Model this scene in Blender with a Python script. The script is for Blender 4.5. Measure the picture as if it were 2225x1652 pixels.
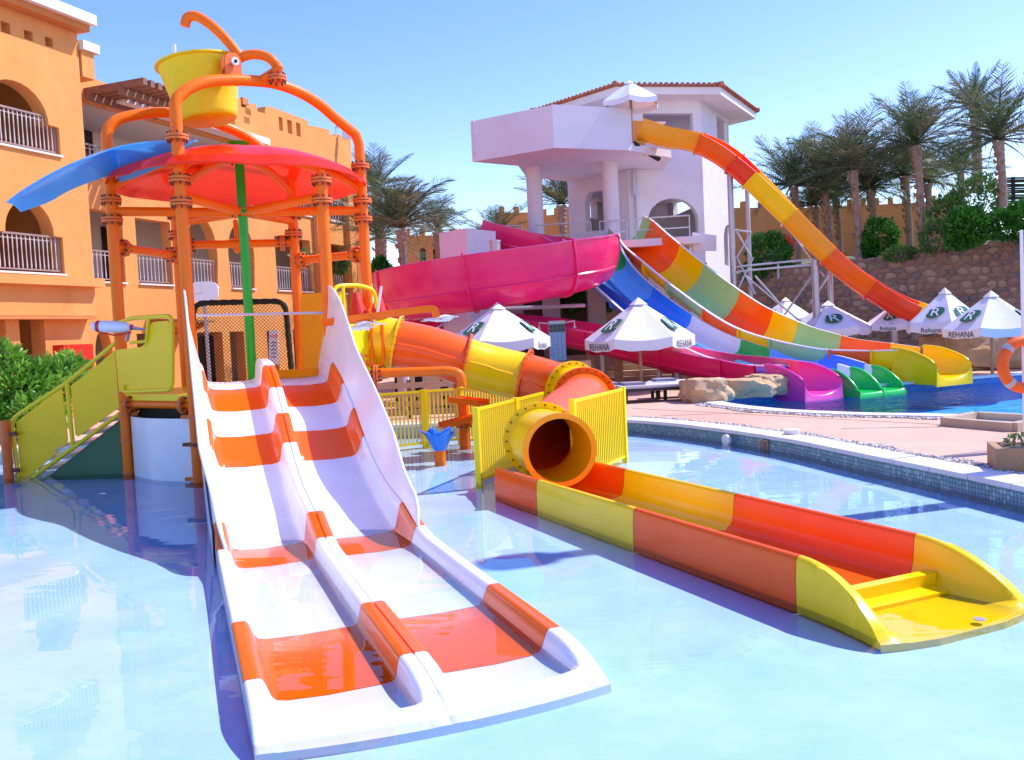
import bpy, bmesh, math, random
from mathutils import Vector, Matrix
from mathutils.geometry import tessellate_polygon
random.seed(7)
R=math.radians
for o in list(bpy.data.objects): bpy.data.objects.remove(o)
SC=bpy.context.scene; COL=SC.collection
# ---------------------------------------------------------------- camera, sky, sun, exposure
FPX=1950.; CXP=1112.; CYP=826.; CH=2.0           # survey frame: 2224 x 1652 grid over the picture
PIT=math.atan(101/1950.); ROL=-0.046
cam=bpy.data.cameras.new('camera'); co=bpy.data.objects.new('camera',cam); COL.objects.link(co)
CM=Matrix.Rotation(math.pi/2-PIT,4,'X')@Matrix.Rotation(ROL,4,'Z')
co.matrix_world=Matrix.Translation((0,0,CH))@CM
cam.sensor_width=36; cam.lens=36*FPX/2224; cam.clip_end=3000; cam.clip_start=.05
SC.camera=co
SUN_EL=R(51); SUN_AZ=R(18)                     # direction to the sun, azimuth from +X towards +Y
w=bpy.data.worlds.new('World'); SC.world=w; w.use_nodes=True
nt=w.node_tree; bg=nt.nodes['Background']
sky=nt.nodes.new('ShaderNodeTexSky'); sky.sky_type='NISHITA'; sky.sun_disc=False
sky.sun_elevation=SUN_EL; sky.sun_rotation=R(90)-SUN_AZ; sky.air_density=1.2; sky.dust_density=.4; sky.ozone_density=4.5; sky.altitude=0
hs=nt.nodes.new('ShaderNodeHueSaturation'); hs.inputs['Saturation'].default_value=1.22; hs.inputs['Hue'].default_value=.526
nt.links.new(sky.outputs[0],hs.inputs['Color']); nt.links.new(hs.outputs[0],bg.inputs['Color'])
bg.inputs['Strength'].default_value=.15
sl=bpy.data.lights.new('sun','SUN'); sl.energy=2.75; sl.angle=R(.53); sl.color=(1,.95,.87)
so=bpy.data.objects.new('sun',sl); COL.objects.link(so)
sd=Vector((math.cos(SUN_AZ)*math.cos(SUN_EL),math.sin(SUN_AZ)*math.cos(SUN_EL),math.sin(SUN_EL)))
so.rotation_euler=sd.to_track_quat('Z','Y').to_euler(); so.location=(20,0,40)
SC.view_settings.view_transform='Standard'; SC.view_settings.look='None'; SC.view_settings.gamma=1
SC.view_settings.exposure=1.04; SC.view_settings.use_curve_mapping=False
SC.render.engine='CYCLES'; SC.cycles.max_bounces=8; SC.cycles.transparent_max_bounces=12; SC.cycles.caustics_reflective=False; SC.cycles.caustics_refractive=False
# ---------------------------------------------------------------- survey helpers (points of the place from sight lines)
CR=CM.to_3x3(); C0=Vector((0,0,CH))
def ray(u,v): return CR@Vector(((u-CXP)/FPX,-(v-CYP)/FPX,-1))
def G(u,v,z=0.): d=ray(u,v); return C0+d*((z-CH)/d.z)
def V(u,v,Y): d=ray(u,v); return C0+d*(Y/d.y)
def PL(u,v,p,n):
    d=ray(u,v); return C0+d*((p-C0).dot(n)/d.dot(n))
# ---------------------------------------------------------------- materials
MATS={}
def mat(name,col,rough=.5,metal=0.,coat=0.,var=.0,vscale=3.,bump=0.,bscale=30.,spec=.5,sss=0,trans=0,dirt=0.,dcol=None,dscale=1.):
    if name in MATS: return MATS[name]
    m=bpy.data.materials.new(name); m.use_nodes=True; n=m.node_tree; b=n.nodes['Principled BSDF']; L=n.links.new
    b.inputs['Base Color'].default_value=(*col,1); b.inputs['Roughness'].default_value=rough; b.inputs['Metallic'].default_value=metal
    b.inputs['Coat Weight'].default_value=coat; b.inputs['Coat Roughness'].default_value=.08; b.inputs['Specular IOR Level'].default_value=spec
    if trans:
        b.inputs['Transmission Weight'].default_value=0
    tc=n.nodes.new('ShaderNodeTexCoord'); last=None
    if var or dirt:
        rgb=n.nodes.new('ShaderNodeRGB'); rgb.outputs[0].default_value=(*col,1); last=rgb.outputs[0]
        if var:
            t=n.nodes.new('ShaderNodeTexNoise'); t.inputs['Scale'].default_value=vscale; t.inputs['Detail'].default_value=6; t.inputs['Roughness'].default_value=.6
            L(tc.outputs['Object'],t.inputs['Vector'])
            mr=n.nodes.new('ShaderNodeMapRange'); mr.inputs['From Min'].default_value=.25; mr.inputs['From Max'].default_value=.75
            mr.inputs['To Min'].default_value=1-var; mr.inputs['To Max'].default_value=1+var
            L(t.outputs['Fac'],mr.inputs['Value'])
            mx=n.nodes.new('ShaderNodeVectorMath'); mx.operation='SCALE'; L(last,mx.inputs[0]); L(mr.outputs[0],mx.inputs['Scale']); last=mx.outputs[0]
        if dirt:
            t2=n.nodes.new('ShaderNodeTexNoise'); t2.inputs['Scale'].default_value=dscale; t2.inputs['Detail'].default_value=8; t2.inputs['Roughness'].default_value=.7
            L(tc.outputs['Object'],t2.inputs['Vector'])
            r2=n.nodes.new('ShaderNodeMapRange'); r2.inputs['From Min'].default_value=.5; r2.inputs['From Max'].default_value=.75; r2.inputs['To Max'].default_value=dirt
            L(t2.outputs['Fac'],r2.inputs['Value'])
            mm=n.nodes.new('ShaderNodeMix'); mm.data_type='RGBA'; L(r2.outputs[0],mm.inputs['Factor']); L(last,mm.inputs['A']); mm.inputs['B'].default_value=(*(dcol or (.2,.15,.1)),1); last=mm.outputs['Result']
        L(last,b.inputs['Base Color'])
    if bump:
        t=n.nodes.new('ShaderNodeTexNoise'); t.inputs['Scale'].default_value=bscale; t.inputs['Detail'].default_value=5
        L(tc.outputs['Object'],t.inputs['Vector'])
        bp=n.nodes.new('ShaderNodeBump'); bp.inputs['Strength'].default_value=bump; bp.inputs['Distance'].default_value=.02
        L(t.outputs['Fac'],bp.inputs['Height']); L(bp.outputs[0],b.inputs['Normal'])
    MATS[name]=m; return m
def gel(name,col,**k):   # glossy gelcoat fibreglass, faintly uneven with water marks
    a=dict(rough=.26,coat=.22,spec=.35,var=.05,vscale=2.5,dirt=.10,dcol=tuple(min(1,c*.82+.035) for c in col),dscale=2.2,bump=.03,bscale=3.5); a.update(k)
    return mat(name,col,**a)
M_OR=gel('orange_paint',(.95,.17,.002),rough=.38,coat=.08,spec=.25,dirt=.06)
M_ORG=gel('orange_gelcoat',(.95,.125,.002),coat=.15)
M_ORD=gel('deep_orange_gelcoat',(.97,.105,.002),coat=.08,spec=.22)
M_YE=gel('yellow_gelcoat',(.98,.60,.001),coat=.1,spec=.25)
M_YEB=gel('bright_yellow_paint',(.92,.70,.003),rough=.35,coat=.2)
M_YED=gel('lemon_panel',(.97,.64,.002),rough=.42,coat=.1)
M_YO=gel('amber_gelcoat',(.93,.36,.005))
M_WH=gel('white_gelcoat',(.83,.82,.85),dcol=(.62,.6,.62),dirt=.16,dscale=1.3)
M_WHP=mat('white_plaster',(.74,.69,.73),.85,var=.05,vscale=.8,bump=.15,bscale=18,dirt=.35,dcol=(.56,.48,.46),dscale=.9)
M_GR=gel('green_paint',(.01,.42,.02),rough=.3)
M_GRD=mat('dark_green_panel',(.006,.10,.035),.4,var=.12,vscale=2,dirt=.2,dcol=(.05,.16,.1))
M_RED=gel('red_canopy',(.90,.06,.012),rough=.25)
M_BL=gel('blue_leaf',(.22,.60,.95),rough=.15,coat=.5)
M_BLP=gel('blue_plastic',(.03,.22,.80),rough=.3)
M_PK=gel('pink_gelcoat',(.90,.015,.15),dirt=.2,dcol=(.80,.10,.22))
M_PK2=gel('hot_pink_gelcoat',(.85,.06,.36))
M_SG=gel('sage_gelcoat',(.36,.60,.24),dirt=.25,dcol=(.42,.55,.28))
M_LB=gel('light_blue_gelcoat',(.12,.50,.95))
M_DB=gel('mid_blue_gelcoat',(.035,.27,.90))
M_GN=gel('green_gelcoat',(.01,.50,.08))
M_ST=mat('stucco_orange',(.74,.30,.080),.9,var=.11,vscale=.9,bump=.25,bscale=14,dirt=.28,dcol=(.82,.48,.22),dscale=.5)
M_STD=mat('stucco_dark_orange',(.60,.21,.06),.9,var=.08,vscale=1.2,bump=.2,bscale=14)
M_ST2=mat('far_stucco',(.66,.26,.07),.9,var=.1,vscale=.5,bump=.2,bscale=8)
M_CR=mat('cream_ceiling',(.70,.62,.56),.9,var=.04,bump=.1)
M_CO=mat('cornice_white',(.80,.74,.72),.8,var=.06,vscale=2,bump=.1)
M_DK=mat('dark_glass',(.015,.015,.02),.12,spec=.6)
M_BOLT=mat('bolt_brown',(.17,.05,.03),.5,metal=.4)
M_FL=mat('flange_rust_orange',(.80,.16,.02),.5,var=.15,vscale=12)
M_STL=mat('steel_lilac',(.48,.44,.50),.35,metal=.5,var=.06)
M_RL=mat('rail_brown',(.33,.22,.20),.5,var=.1)
M_BAL=mat('baluster_pale',(.62,.55,.55),.5,var=.08)
M_WD=mat('wood_brown',(.26,.12,.07),.75,var=.25,vscale=5,bump=.3,bscale=20)
M_WDL=mat('timber_sandy',(.50,.29,.17),.8,var=.15,vscale=5,bump=.2)
M_BLK=mat('black_padding',(.015,.013,.012),.85,bump=.4,bscale=40)
M_FAB=mat('umbrella_canvas',(.82,.80,.83),.9,var=.03,vscale=4,bump=.12,bscale=9)
M_LG=mat('logo_green',(.012,.13,.085),.8,var=.1,vscale=20)
M_TX=mat('print_grey',(.10,.11,.12),.8)
M_ROCK=mat('rock_tan',(.58,.37,.20),.9,var=.3,vscale=2.6,bump=1.0,bscale=9,dirt=.5,dcol=(.28,.16,.09),dscale=2.5)
M_TR=mat('palm_trunk',(.40,.26,.20),.95,var=.35,vscale=9,bump=.8,bscale=18)
M_TR2=mat('palm_boot',(.42,.20,.09),.95,var=.3,vscale=9,bump=.6,bscale=18)
M_TILE=mat('roof_tile',(.42,.12,.055),.8,var=.3,vscale=3,bump=.3)
M_RD=mat('red_box',(.68,.03,.015),.4,var=.08)
M_CUSH=mat('lounger_cushion',(.62,.58,.62),.85,var=.06)
M_LGB=mat('lounger_black',(.02,.02,.025),.5)
M_WP=mat('white_paint',(.82,.82,.84),.4,var=.03)
def leafmat(name,c1,c2,rough=.55):
    m=bpy.data.materials.new(name); m.use_nodes=True; n=m.node_tree; b=n.nodes['Principled BSDF']; L=n.links.new
    tc=n.nodes.new('ShaderNodeTexCoord'); t=n.nodes.new('ShaderNodeTexNoise'); t.inputs['Scale'].default_value=2.5; t.inputs['Detail'].default_value=8
    oi=n.nodes.new('ShaderNodeObjectInfo'); ad=n.nodes.new('ShaderNodeVectorMath'); ad.operation='ADD'
    L(tc.outputs['Object'],ad.inputs[0]); L(oi.outputs['Random'],ad.inputs[1]); L(ad.outputs[0],t.inputs['Vector'])
    cr=n.nodes.new('ShaderNodeValToRGB'); cr.color_ramp.elements[0].position=.35; cr.color_ramp.elements[1].position=.68
    cr.color_ramp.elements[0].color=(*c1,1); cr.color_ramp.elements[1].color=(*c2,1)
    L(t.outputs['Fac'],cr.inputs[0]); L(cr.outputs[0],b.inputs['Base Color']); b.inputs['Roughness'].default_value=rough
    tr=n.nodes.new('ShaderNodeBsdfTranslucent'); L(cr.outputs[0],tr.inputs['Color'])
    ms=n.nodes.new('ShaderNodeMixShader'); ms.inputs[0].default_value=.28
    L(b.outputs[0],ms.inputs[1]); L(tr.outputs[0],ms.inputs[2]); L(ms.outputs[0],n.nodes['Material Output'].inputs['Surface'])
    return m
M_FR=leafmat('frond_green',(.045,.085,.035),(.15,.21,.08))
M_FR2=leafmat('frond_olive',(.10,.10,.055),(.27,.24,.13))
M_LF=leafmat('bush_leaf',(.02,.12,.012),(.10,.34,.03),.4)
M_LF2=leafmat('bush_leaf_pale',(.06,.15,.03),(.22,.36,.08),.5)
M_LFN=leafmat('oleander_leaf',(.07,.26,.02),(.34,.60,.08),.45)
def water(name,tint,bscale,bstr,ior=1.33,stretch=(1,1,1),glos=.02,dist=.05):
    m=bpy.data.materials.new(name); m.use_nodes=True; n=m.node_tree; L=n.links.new
    for x in list(n.nodes): n.nodes.remove(x)
    out=n.nodes.new('ShaderNodeOutputMaterial'); tr=n.nodes.new('ShaderNodeBsdfTransparent'); tr.inputs[0].default_value=(*tint,1)
    gl=n.nodes.new('ShaderNodeBsdfGlossy'); gl.inputs['Roughness'].default_value=glos; gl.inputs['Color'].default_value=(1,1,1,1)
    fr=n.nodes.new('ShaderNodeFresnel'); fr.inputs['IOR'].default_value=ior
    tc=n.nodes.new('ShaderNodeTexCoord'); mp=n.nodes.new('ShaderNodeMapping'); mp.inputs['Scale'].default_value=stretch
    t=n.nodes.new('ShaderNodeTexNoise'); t.inputs['Scale'].default_value=bscale; t.inputs['Detail'].default_value=3; t.inputs['Distortion'].default_value=.6
    bp=n.nodes.new('ShaderNodeBump'); bp.inputs['Strength'].default_value=bstr; bp.inputs['Distance'].default_value=dist
    L(tc.outputs['Object'],mp.inputs[0]); L(mp.outputs[0],t.inputs['Vector']); L(t.outputs['Fac'],bp.inputs['Height'])
    L(bp.outputs[0],gl.inputs['Normal']); L(bp.outputs[0],fr.inputs['Normal'])
    mx=n.nodes.new('ShaderNodeMixShader'); L(fr.outputs[0],mx.inputs[0]); L(tr.outputs[0],mx.inputs[1]); L(gl.outputs[0],mx.inputs[2]); L(mx.outputs[0],out.inputs[0])
    return m
# ---------------------------------------------------------------- mesh builder
def wloc(o):
    p=Vector((0,0,0))
    while o: p+=o.location; o=o.parent
    return p
class MB:
    def __init__(s): s.v=[]; s.f=[]; s.m=[]
    def add(s,vs,fs,mi=0):
        b=len(s.v); s.v+= [Vector(x) for x in vs]
        for f in fs: s.f.append(tuple(i+b for i in f)); s.m.append(mi)
    def box(s,c,size,mi=0,rz=0.,M=None):
        hx,hy,hz=[a/2 for a in size]; c=Vector(c)
        rot=M if M else Matrix.Rotation(rz,3,'Z')
        vs=[c+rot@Vector((x,y,z)) for x in(-hx,hx) for y in(-hy,hy) for z in(-hz,hz)]
        s.add(vs,[(0,1,3,2),(4,6,7,5),(0,4,5,1),(2,3,7,6),(0,2,6,4),(1,5,7,3)],mi)
    def beam(s,a,b,wd,ht,mi=0,up=(0,0,1)):
        a=Vector(a); b=Vector(b); T=(b-a).normalized(); up=Vector(up)
        if abs(T.dot(up))>.98: up=Vector((0,1,0))
        S=T.cross(up).normalized(); N=S.cross(T)
        vs=[p+S*x*wd/2+N*y*ht/2 for p in(a,b) for x,y in((-1,-1),(1,-1),(1,1),(-1,1))]
        s.add(vs,[(3,2,1,0),(4,5,6,7),(0,1,5,4),(1,2,6,5),(2,3,7,6),(3,0,4,7)],mi)
    def tube(s,path,r,n=12,mi=0,cap=True):
        P=[Vector(p) for p in path]; k=len(P); rr=r if isinstance(r,(list,tuple)) else [r]*k
        T=[((P[min(i+1,k-1)]-P[max(i-1,0)])).normalized() for i in range(k)]
        u=Vector((0,0,1)) if abs(T[0].z)<.9 else Vector((1,0,0))
        N=(u-T[0]*u.dot(T[0])).normalized(); vs=[]
        for i in range(k):
            N=(N-T[i]*N.dot(T[i])).normalized(); B=T[i].cross(N)
            for j in range(n):
                a=2*math.pi*j/n; vs.append(P[i]+(N*math.cos(a)+B*math.sin(a))*rr[i])
        fs=[(i*n+j,i*n+(j+1)%n,(i+1)*n+(j+1)%n,(i+1)*n+j) for i in range(k-1) for j in range(n)]
        if cap: fs+=[tuple(reversed(range(n))),tuple((k-1)*n+j for j in range(n))]
        s.add(vs,fs,mi)
    def disc(s,c,ax,r,th,n=20,mi=0):
        c=Vector(c); ax=Vector(ax).normalized(); s.tube([c-ax*th/2,c+ax*th/2],r,n,mi)
    def ring(s,c,ax,ro,ri,th,n=28,mi=0):
        c=Vector(c); ax=Vector(ax).normalized(); u=Vector((0,0,1)) if abs(ax.z)<.9 else Vector((1,0,0))
        N=(u-ax*u.dot(ax)).normalized(); B=ax.cross(N); vs=[]
        for j in range(n):
            a=2*math.pi*j/n; d=N*math.cos(a)+B*math.sin(a)
            vs+=[c+d*ro-ax*th/2,c+d*ro+ax*th/2,c+d*ri+ax*th/2,c+d*ri-ax*th/2]
        fs=[]
        for j in range(n):
            a=4*j; b=4*((j+1)%n)
            for q in range(4): fs.append((a+q,b+q,b+(q+1)%4,a+(q+1)%4))
        s.add(vs,fs,mi)
    def prism(s,pts,z0,z1,mi=0):
        n=len(pts); vs=[Vector((p[0],p[1],z0)) for p in pts]+[Vector((p[0],p[1],z1)) for p in pts]
        s.add(vs,[tuple(reversed(range(n))),tuple(range(n,2*n))]+[(i,(i+1)%n,n+(i+1)%n,n+i) for i in range(n)],mi)
    def plate(s,pts,nrm,th,mi=0):   # polygon in space with thickness along -nrm
        nrm=Vector(nrm).normalized(); A=[Vector(p) for p in pts]; n=len(A)
        s.add(A+[p-nrm*th for p in A],[tuple(range(n)),tuple(reversed(range(n,2*n)))]+[(i,n+i,n+(i+1)%n,(i+1)%n) for i in range(n)],mi)
    def build(s,name,mats,parent=None,sharp=35,recalc=True,kind=None):
        me=bpy.data.meshes.new(name); off=wloc(parent) if parent else Vector((0,0,0))
        me.from_pydata([v-off for v in s.v],[],s.f); mats=mats if isinstance(mats,(list,tuple)) else [mats]
        for m in mats: me.materials.append(m)
        me.polygons.foreach_set('material_index',s.m)
        if recalc:
            bm=bmesh.new(); bm.from_mesh(me); bmesh.ops.recalc_face_normals(bm,faces=bm.faces); bm.to_mesh(me); bm.free()
        if sharp: me.shade_smooth(); me.set_sharp_from_angle(angle=R(sharp))
        me.update(); o=bpy.data.objects.new(name,me); COL.objects.link(o)
        if parent: o.parent=parent
        if kind: o['kind']=kind
        return o
def piece(name,me,parent,loc,rot=None,scale=None,mats=None):
    o=bpy.data.objects.new(name,me); COL.objects.link(o)
    if parent: o.parent=parent; loc=Vector(loc)-wloc(parent)
    o.location=loc
    if rot is not None: o.rotation_euler=rot
    if scale is not None: o.scale=scale
    return o
def mesh_of(mb,name,mats,sharp=35):
    o=mb.build(name,mats,None,sharp); me=o.data; bpy.data.objects.remove(o); return me
def thing(name,label,cat,loc=(0,0,0),group=None):
    o=bpy.data.objects.new(name,None); COL.objects.link(o); o.location=loc; o.empty_display_size=.2
    o['label']=label; o['category']=cat
    if group: o['group']=group
    return o
def tag(o,label,cat,group=None):
    o['label']=label; o['category']=cat
    if group: o['group']=group
    return o
def fillet(P,r,n=5):
    P=[Vector(p) for p in P]; out=[P[0]]
    for i in range(1,len(P)-1):
        a,b,c=P[i-1],P[i],P[i+1]; d1=(a-b); d2=(c-b); k=min(r,d1.length*.45,d2.length*.45)
        p=b+d1.normalized()*k; q=b+d2.normalized()*k
        for j in range(n+1):
            t=j/n; out.append(p*(1-t)**2+b*2*t*(1-t)+q*t*t)
    out.append(P[-1]); return out
def catmull(P,n=8):
    P=[Vector(p) for p in P]; P=[P[0]*2-P[1]]+P+[P[-1]*2-P[-2]]; out=[]
    for i in range(1,len(P)-2):
        a,b,c,d=P[i-1:i+3]
        for j in range(n):
            t=j/n; out.append(.5*((2*b)+(c-a)*t+(2*a-5*b+4*c-d)*t*t+(3*b-a-3*c+d)*t**3))
    out.append(P[-2].copy()); return out
def resample(P,step):
    L=[0]
    for i in range(1,len(P)): L.append(L[-1]+(P[i]-P[i-1]).length)
    n=max(2,int(L[-1]/step)); out=[]; k=0
    for i in range(n+1):
        s=L[-1]*i/n
        while k<len(P)-2 and L[k+1]<s: k+=1
        t=(s-L[k])/max(1e-9,L[k+1]-L[k]); out.append(P[k].lerp(P[k+1],min(1,max(0,t))))
    return out
def lerp(a,b,t): return a+(b-a)*t
def interp(x,xs,ys):
    if x<=xs[0]: return ys[0]
    for i in range(1,len(xs)):
        if x<=xs[i]: t=(x-xs[i-1])/(xs[i]-xs[i-1]); return lerp(ys[i-1],ys[i],t)
    return ys[-1]
def smint(x,xs,ys):   # smooth monotone-ish (catmull) interpolation
    if x<=xs[0]: return ys[0]
    if x>=xs[-1]: return ys[-1]
    for i in range(1,len(xs)):
        if x<=xs[i]:
            k=i-1; h=xs[i]-xs[k]; t=(x-xs[k])/h
            m0=(ys[i]-ys[max(k-1,0)])/(xs[i]-xs[max(k-1,0)])*h; j=min(i+1,len(xs)-1); m1=(ys[j]-ys[k])/(xs[j]-xs[k])*h
            return (2*t**3-3*t*t+1)*ys[k]+(t**3-2*t*t+t)*m0+(-2*t**3+3*t*t)*ys[i]+(t**3-t*t)*m1
def frames(P,up=Vector((0,0,1))):
    out=[]
    for i in range(len(P)):
        T=(P[min(i+1,len(P)-1)]-P[max(i-1,0)]).normalized(); S=T.cross(up).normalized(); out.append((P[i],T,S,S.cross(T)))
    return out
def flange(mb,c,ax,r=.16,gap=.035,nb=8):     # pipe flange pair with bolts; material 0 ring, 1 bolts
    c=Vector(c); ax=Vector(ax).normalized()
    mb.disc(c-ax*gap*.55,ax,r,gap*.8,18,0); mb.disc(c+ax*gap*.55,ax,r,gap*.8,18,0)
    u=Vector((0,0,1)) if abs(ax.z)<.9 else Vector((1,0,0)); N=(u-ax*u.dot(ax)).normalized(); B=ax.cross(N)
    for j in range(nb):
        a=2*math.pi*(j+.5)/nb; p=c+(N*math.cos(a)+B*math.sin(a))*r*.82; mb.tube([p-ax*gap*2,p+ax*gap*2],.017,6,1)
def struct(mb,name,m,sharp=None): o=mb.build(name,m,None,sharp); o['kind']='structure'; return o
def sheet(outer,holes,z,name,m,parent=None):
    loops=[[Vector((x,y,z)) for x,y in outer]]+[[Vector((x,y,z)) for x,y in h] for h in holes]
    tri=tessellate_polygon(loops); flat=[p for l in loops for p in l]; mb=MB(); mb.v=flat; mb.f=[tuple(t) for t in tri]; mb.m=[0]*len(tri)
    o=mb.build(name,m,parent,None,recalc=False); me=o.data
    if me.polygons[0].normal.z<0:
        me.flip_normals()
    return o
# ================================================================ SETTING
POOL=[(2.04,16.95),(2.55,16.35),(2.95,15.68),(3.5,14.5),(3.97,13.23),(4.2,12.35),(4.36,11.56),(4.66,10.26),(4.97,8.73),(5.35,6.5),(5.6,4),(5.8,1),(5.5,-4),(-12,-5),(-14,2),(-13.5,9),(-12,14.2),(-9.6,16.6),(-6,17.6),(-1,17.9),(1.1,17.7)]
POOL2=[(4.62,19.95),(4.75,18.9),(4.99,18.14),(5.35,17.3),(5.86,16.64),(6.4,16.05),(7.08,15.55),(8.33,14.6),(11,13.4),(16,12.6),(30,14),(31,30),(20,27.3),(14.1,24.7),(12.1,23.9),(10.3,23.2),(8.55,22.6),(7.13,22.15),(5.9,21.7),(5.1,21.1)]
def smoothloop(L,n=4):
    P=[Vector((x,y,0)) for x,y in L]; k=len(P); out=[]
    for i in range(k):
        a,b,c,d=P[i-1],P[i],P[(i+1)%k],P[(i+2)%k]
        for j in range(n):
            t=j/n; q=.5*((2*b)+(c-a)*t+(2*a-5*b+4*c-d)*t*t+(3*b-a-3*c+d)*t**3); out.append((q.x,q.y))
    return out
POOL=smoothloop(POOL); POOL2=smoothloop(POOL2)
def offs(L,d):   # offset a closed loop outward by d (loops are clockwise or not: use centroid-free normals)
    ar=sum(L[i-1][0]*L[i][1]-L[i][0]*L[i-1][1] for i in range(len(L))); sg=1 if ar>0 else -1; out=[]
    for i in range(len(L)):
        a=Vector((*L[i-1],0)); b=Vector((*L[(i+1)%len(L)],0)); t=(b-a).normalized(); n=Vector((t.y,-t.x,0))*sg
        out.append((L[i][0]+n.x*d,L[i][1]+n.y*d))
    return out
def groundmat(name,c1,c2,c3,scale,grout=None,bump=.2):
    m=bpy.data.materials.new(name); m.use_nodes=True; n=m.node_tree; b=n.nodes['Principled BSDF']; L=n.links.new
    tc=n.nodes.new('ShaderNodeTexCoord'); t=n.nodes.new('ShaderNodeTexNoise'); t.inputs['Scale'].default_value=scale; t.inputs['Detail'].default_value=8; t.inputs['Roughness'].default_value=.65
    L(tc.outputs['Object'],t.inputs['Vector']); cr=n.nodes.new('ShaderNodeValToRGB'); e=cr.color_ramp.elements; e[0].position=.3; e[1].position=.72; e[0].color=(*c1,1); e[1].color=(*c3,1)
    k=e.new(.5); k.color=(*c2,1); L(t.outputs['Fac'],cr.inputs[0]); L(cr.outputs[0],b.inputs['Base Color']); b.inputs['Roughness'].default_value=.8
    t2=n.nodes.new('ShaderNodeTexNoise'); t2.inputs['Scale'].default_value=45; t2.inputs['Detail'].default_value=4; L(tc.outputs['Object'],t2.inputs['Vector'])
    bp=n.nodes.new('ShaderNodeBump'); bp.inputs['Strength'].default_value=bump; bp.inputs['Distance'].default_value=.02; L(t2.outputs['Fac'],bp.inputs['Height']); L(bp.outputs[0],b.inputs['Normal'])
    return m
DZ=.25
M_DECK=groundmat('deck_sandy_pink',(.56,.33,.24),(.64,.39,.28),(.70,.46,.35),.45)
M_COPE=mat('coping_stone',(.72,.66,.66),.7,var=.07,vscale=3,bump=.15,dirt=.2,dcol=(.55,.45,.38),dscale=2)
M_PF=groundmat('pool_floor_pale',(.36,.60,.88),(.43,.66,.92),(.54,.74,.96),1.2,bump=.05)
M_PF2=mat('pool_floor_blue',(.08,.56,.97),.6,var=.12,vscale=1.5)
M_MOS=[mat('mosaic_%s'%n,c,.25,var=.1,vscale=8) for n,c in(('teal',(.12,.30,.34)),('slate',(.16,.33,.42)),('pale',(.30,.47,.52)))]
M_MOSG=mat('mosaic_grout',(.42,.50,.50),.8)
M_MOSD=mat('mosaic_deep_blue',(.02,.14,.42),.25,var=.3,vscale=14)
M_WAT=water('splash_pool_water',(.93,.98,1),.75,.10,stretch=(.55,1.9,1),ior=1.29,glos=.0)
M_WAT2=water('plunge_pool_water',(.60,.86,1),2.4,1.0,stretch=(.8,1.6,1),ior=1.20,glos=.03,dist=.22)
# ground with the two pool openings
cop1=offs(POOL,.02); cop2=offs(POOL2,.02)
gd=sheet([(-400,-60),(600,-60),(600,900),(-400,900)],[cop1,cop2],DZ,'ground',M_DECK); gd['kind']='structure'
pf=sheet(offs(POOL,.01),[],0,'splash_pool_floor',M_PF); pf['kind']='structure'
pw=sheet(POOL,[],.072,'splash_pool_water',M_WAT); pw['kind']='structure'
pf2=sheet(offs(POOL2,.01),[],-.45,'plunge_pool_floor',M_PF2); pf2['kind']='structure'
pw2=sheet(POOL2,[],.07,'plunge_pool_water',M_WAT2); pw2['kind']='structure'
def loopwall(L,z0,z1,name,m):
    mb=MB(); n=len(L)
    mb.add([Vector((x,y,z0)) for x,y in L]+[Vector((x,y,z1)) for x,y in L],[(i,(i+1)%n,n+(i+1)%n,n+i) for i in range(n)])
    o=mb.build(name,m,None,60); o['kind']='structure'; return o
wall1=loopwall(offs(POOL,.012),-.02,DZ+.01,'splash_pool_wall',M_MOSG)
wall2=loopwall(offs(POOL2,.0),-.92,DZ,'plunge_pool_wall',M_MOSD)
def band(L,d0,d1,z0,z1,name,m):
    a=offs(L,d0); b=offs(L,d1); n=len(L); mb=MB()
    vs=[Vector((x,y,z1)) for x,y in a]+[Vector((x,y,z1)) for x,y in b]+[Vector((x,y,z0)) for x,y in a]+[Vector((x,y,z0)) for x,y in b]
    fs=[]
    for i in range(n):
        j=(i+1)%n; fs+=[(i,j,n+j,n+i),(i,2*n+i,2*n+j,j),(n+i,n+j,3*n+j,3*n+i),(2*n+i,3*n+i,3*n+j,2*n+j)]
    mb.add(vs,fs); o=mb.build(name,m,None,30); o['kind']='structure'; return o
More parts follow.
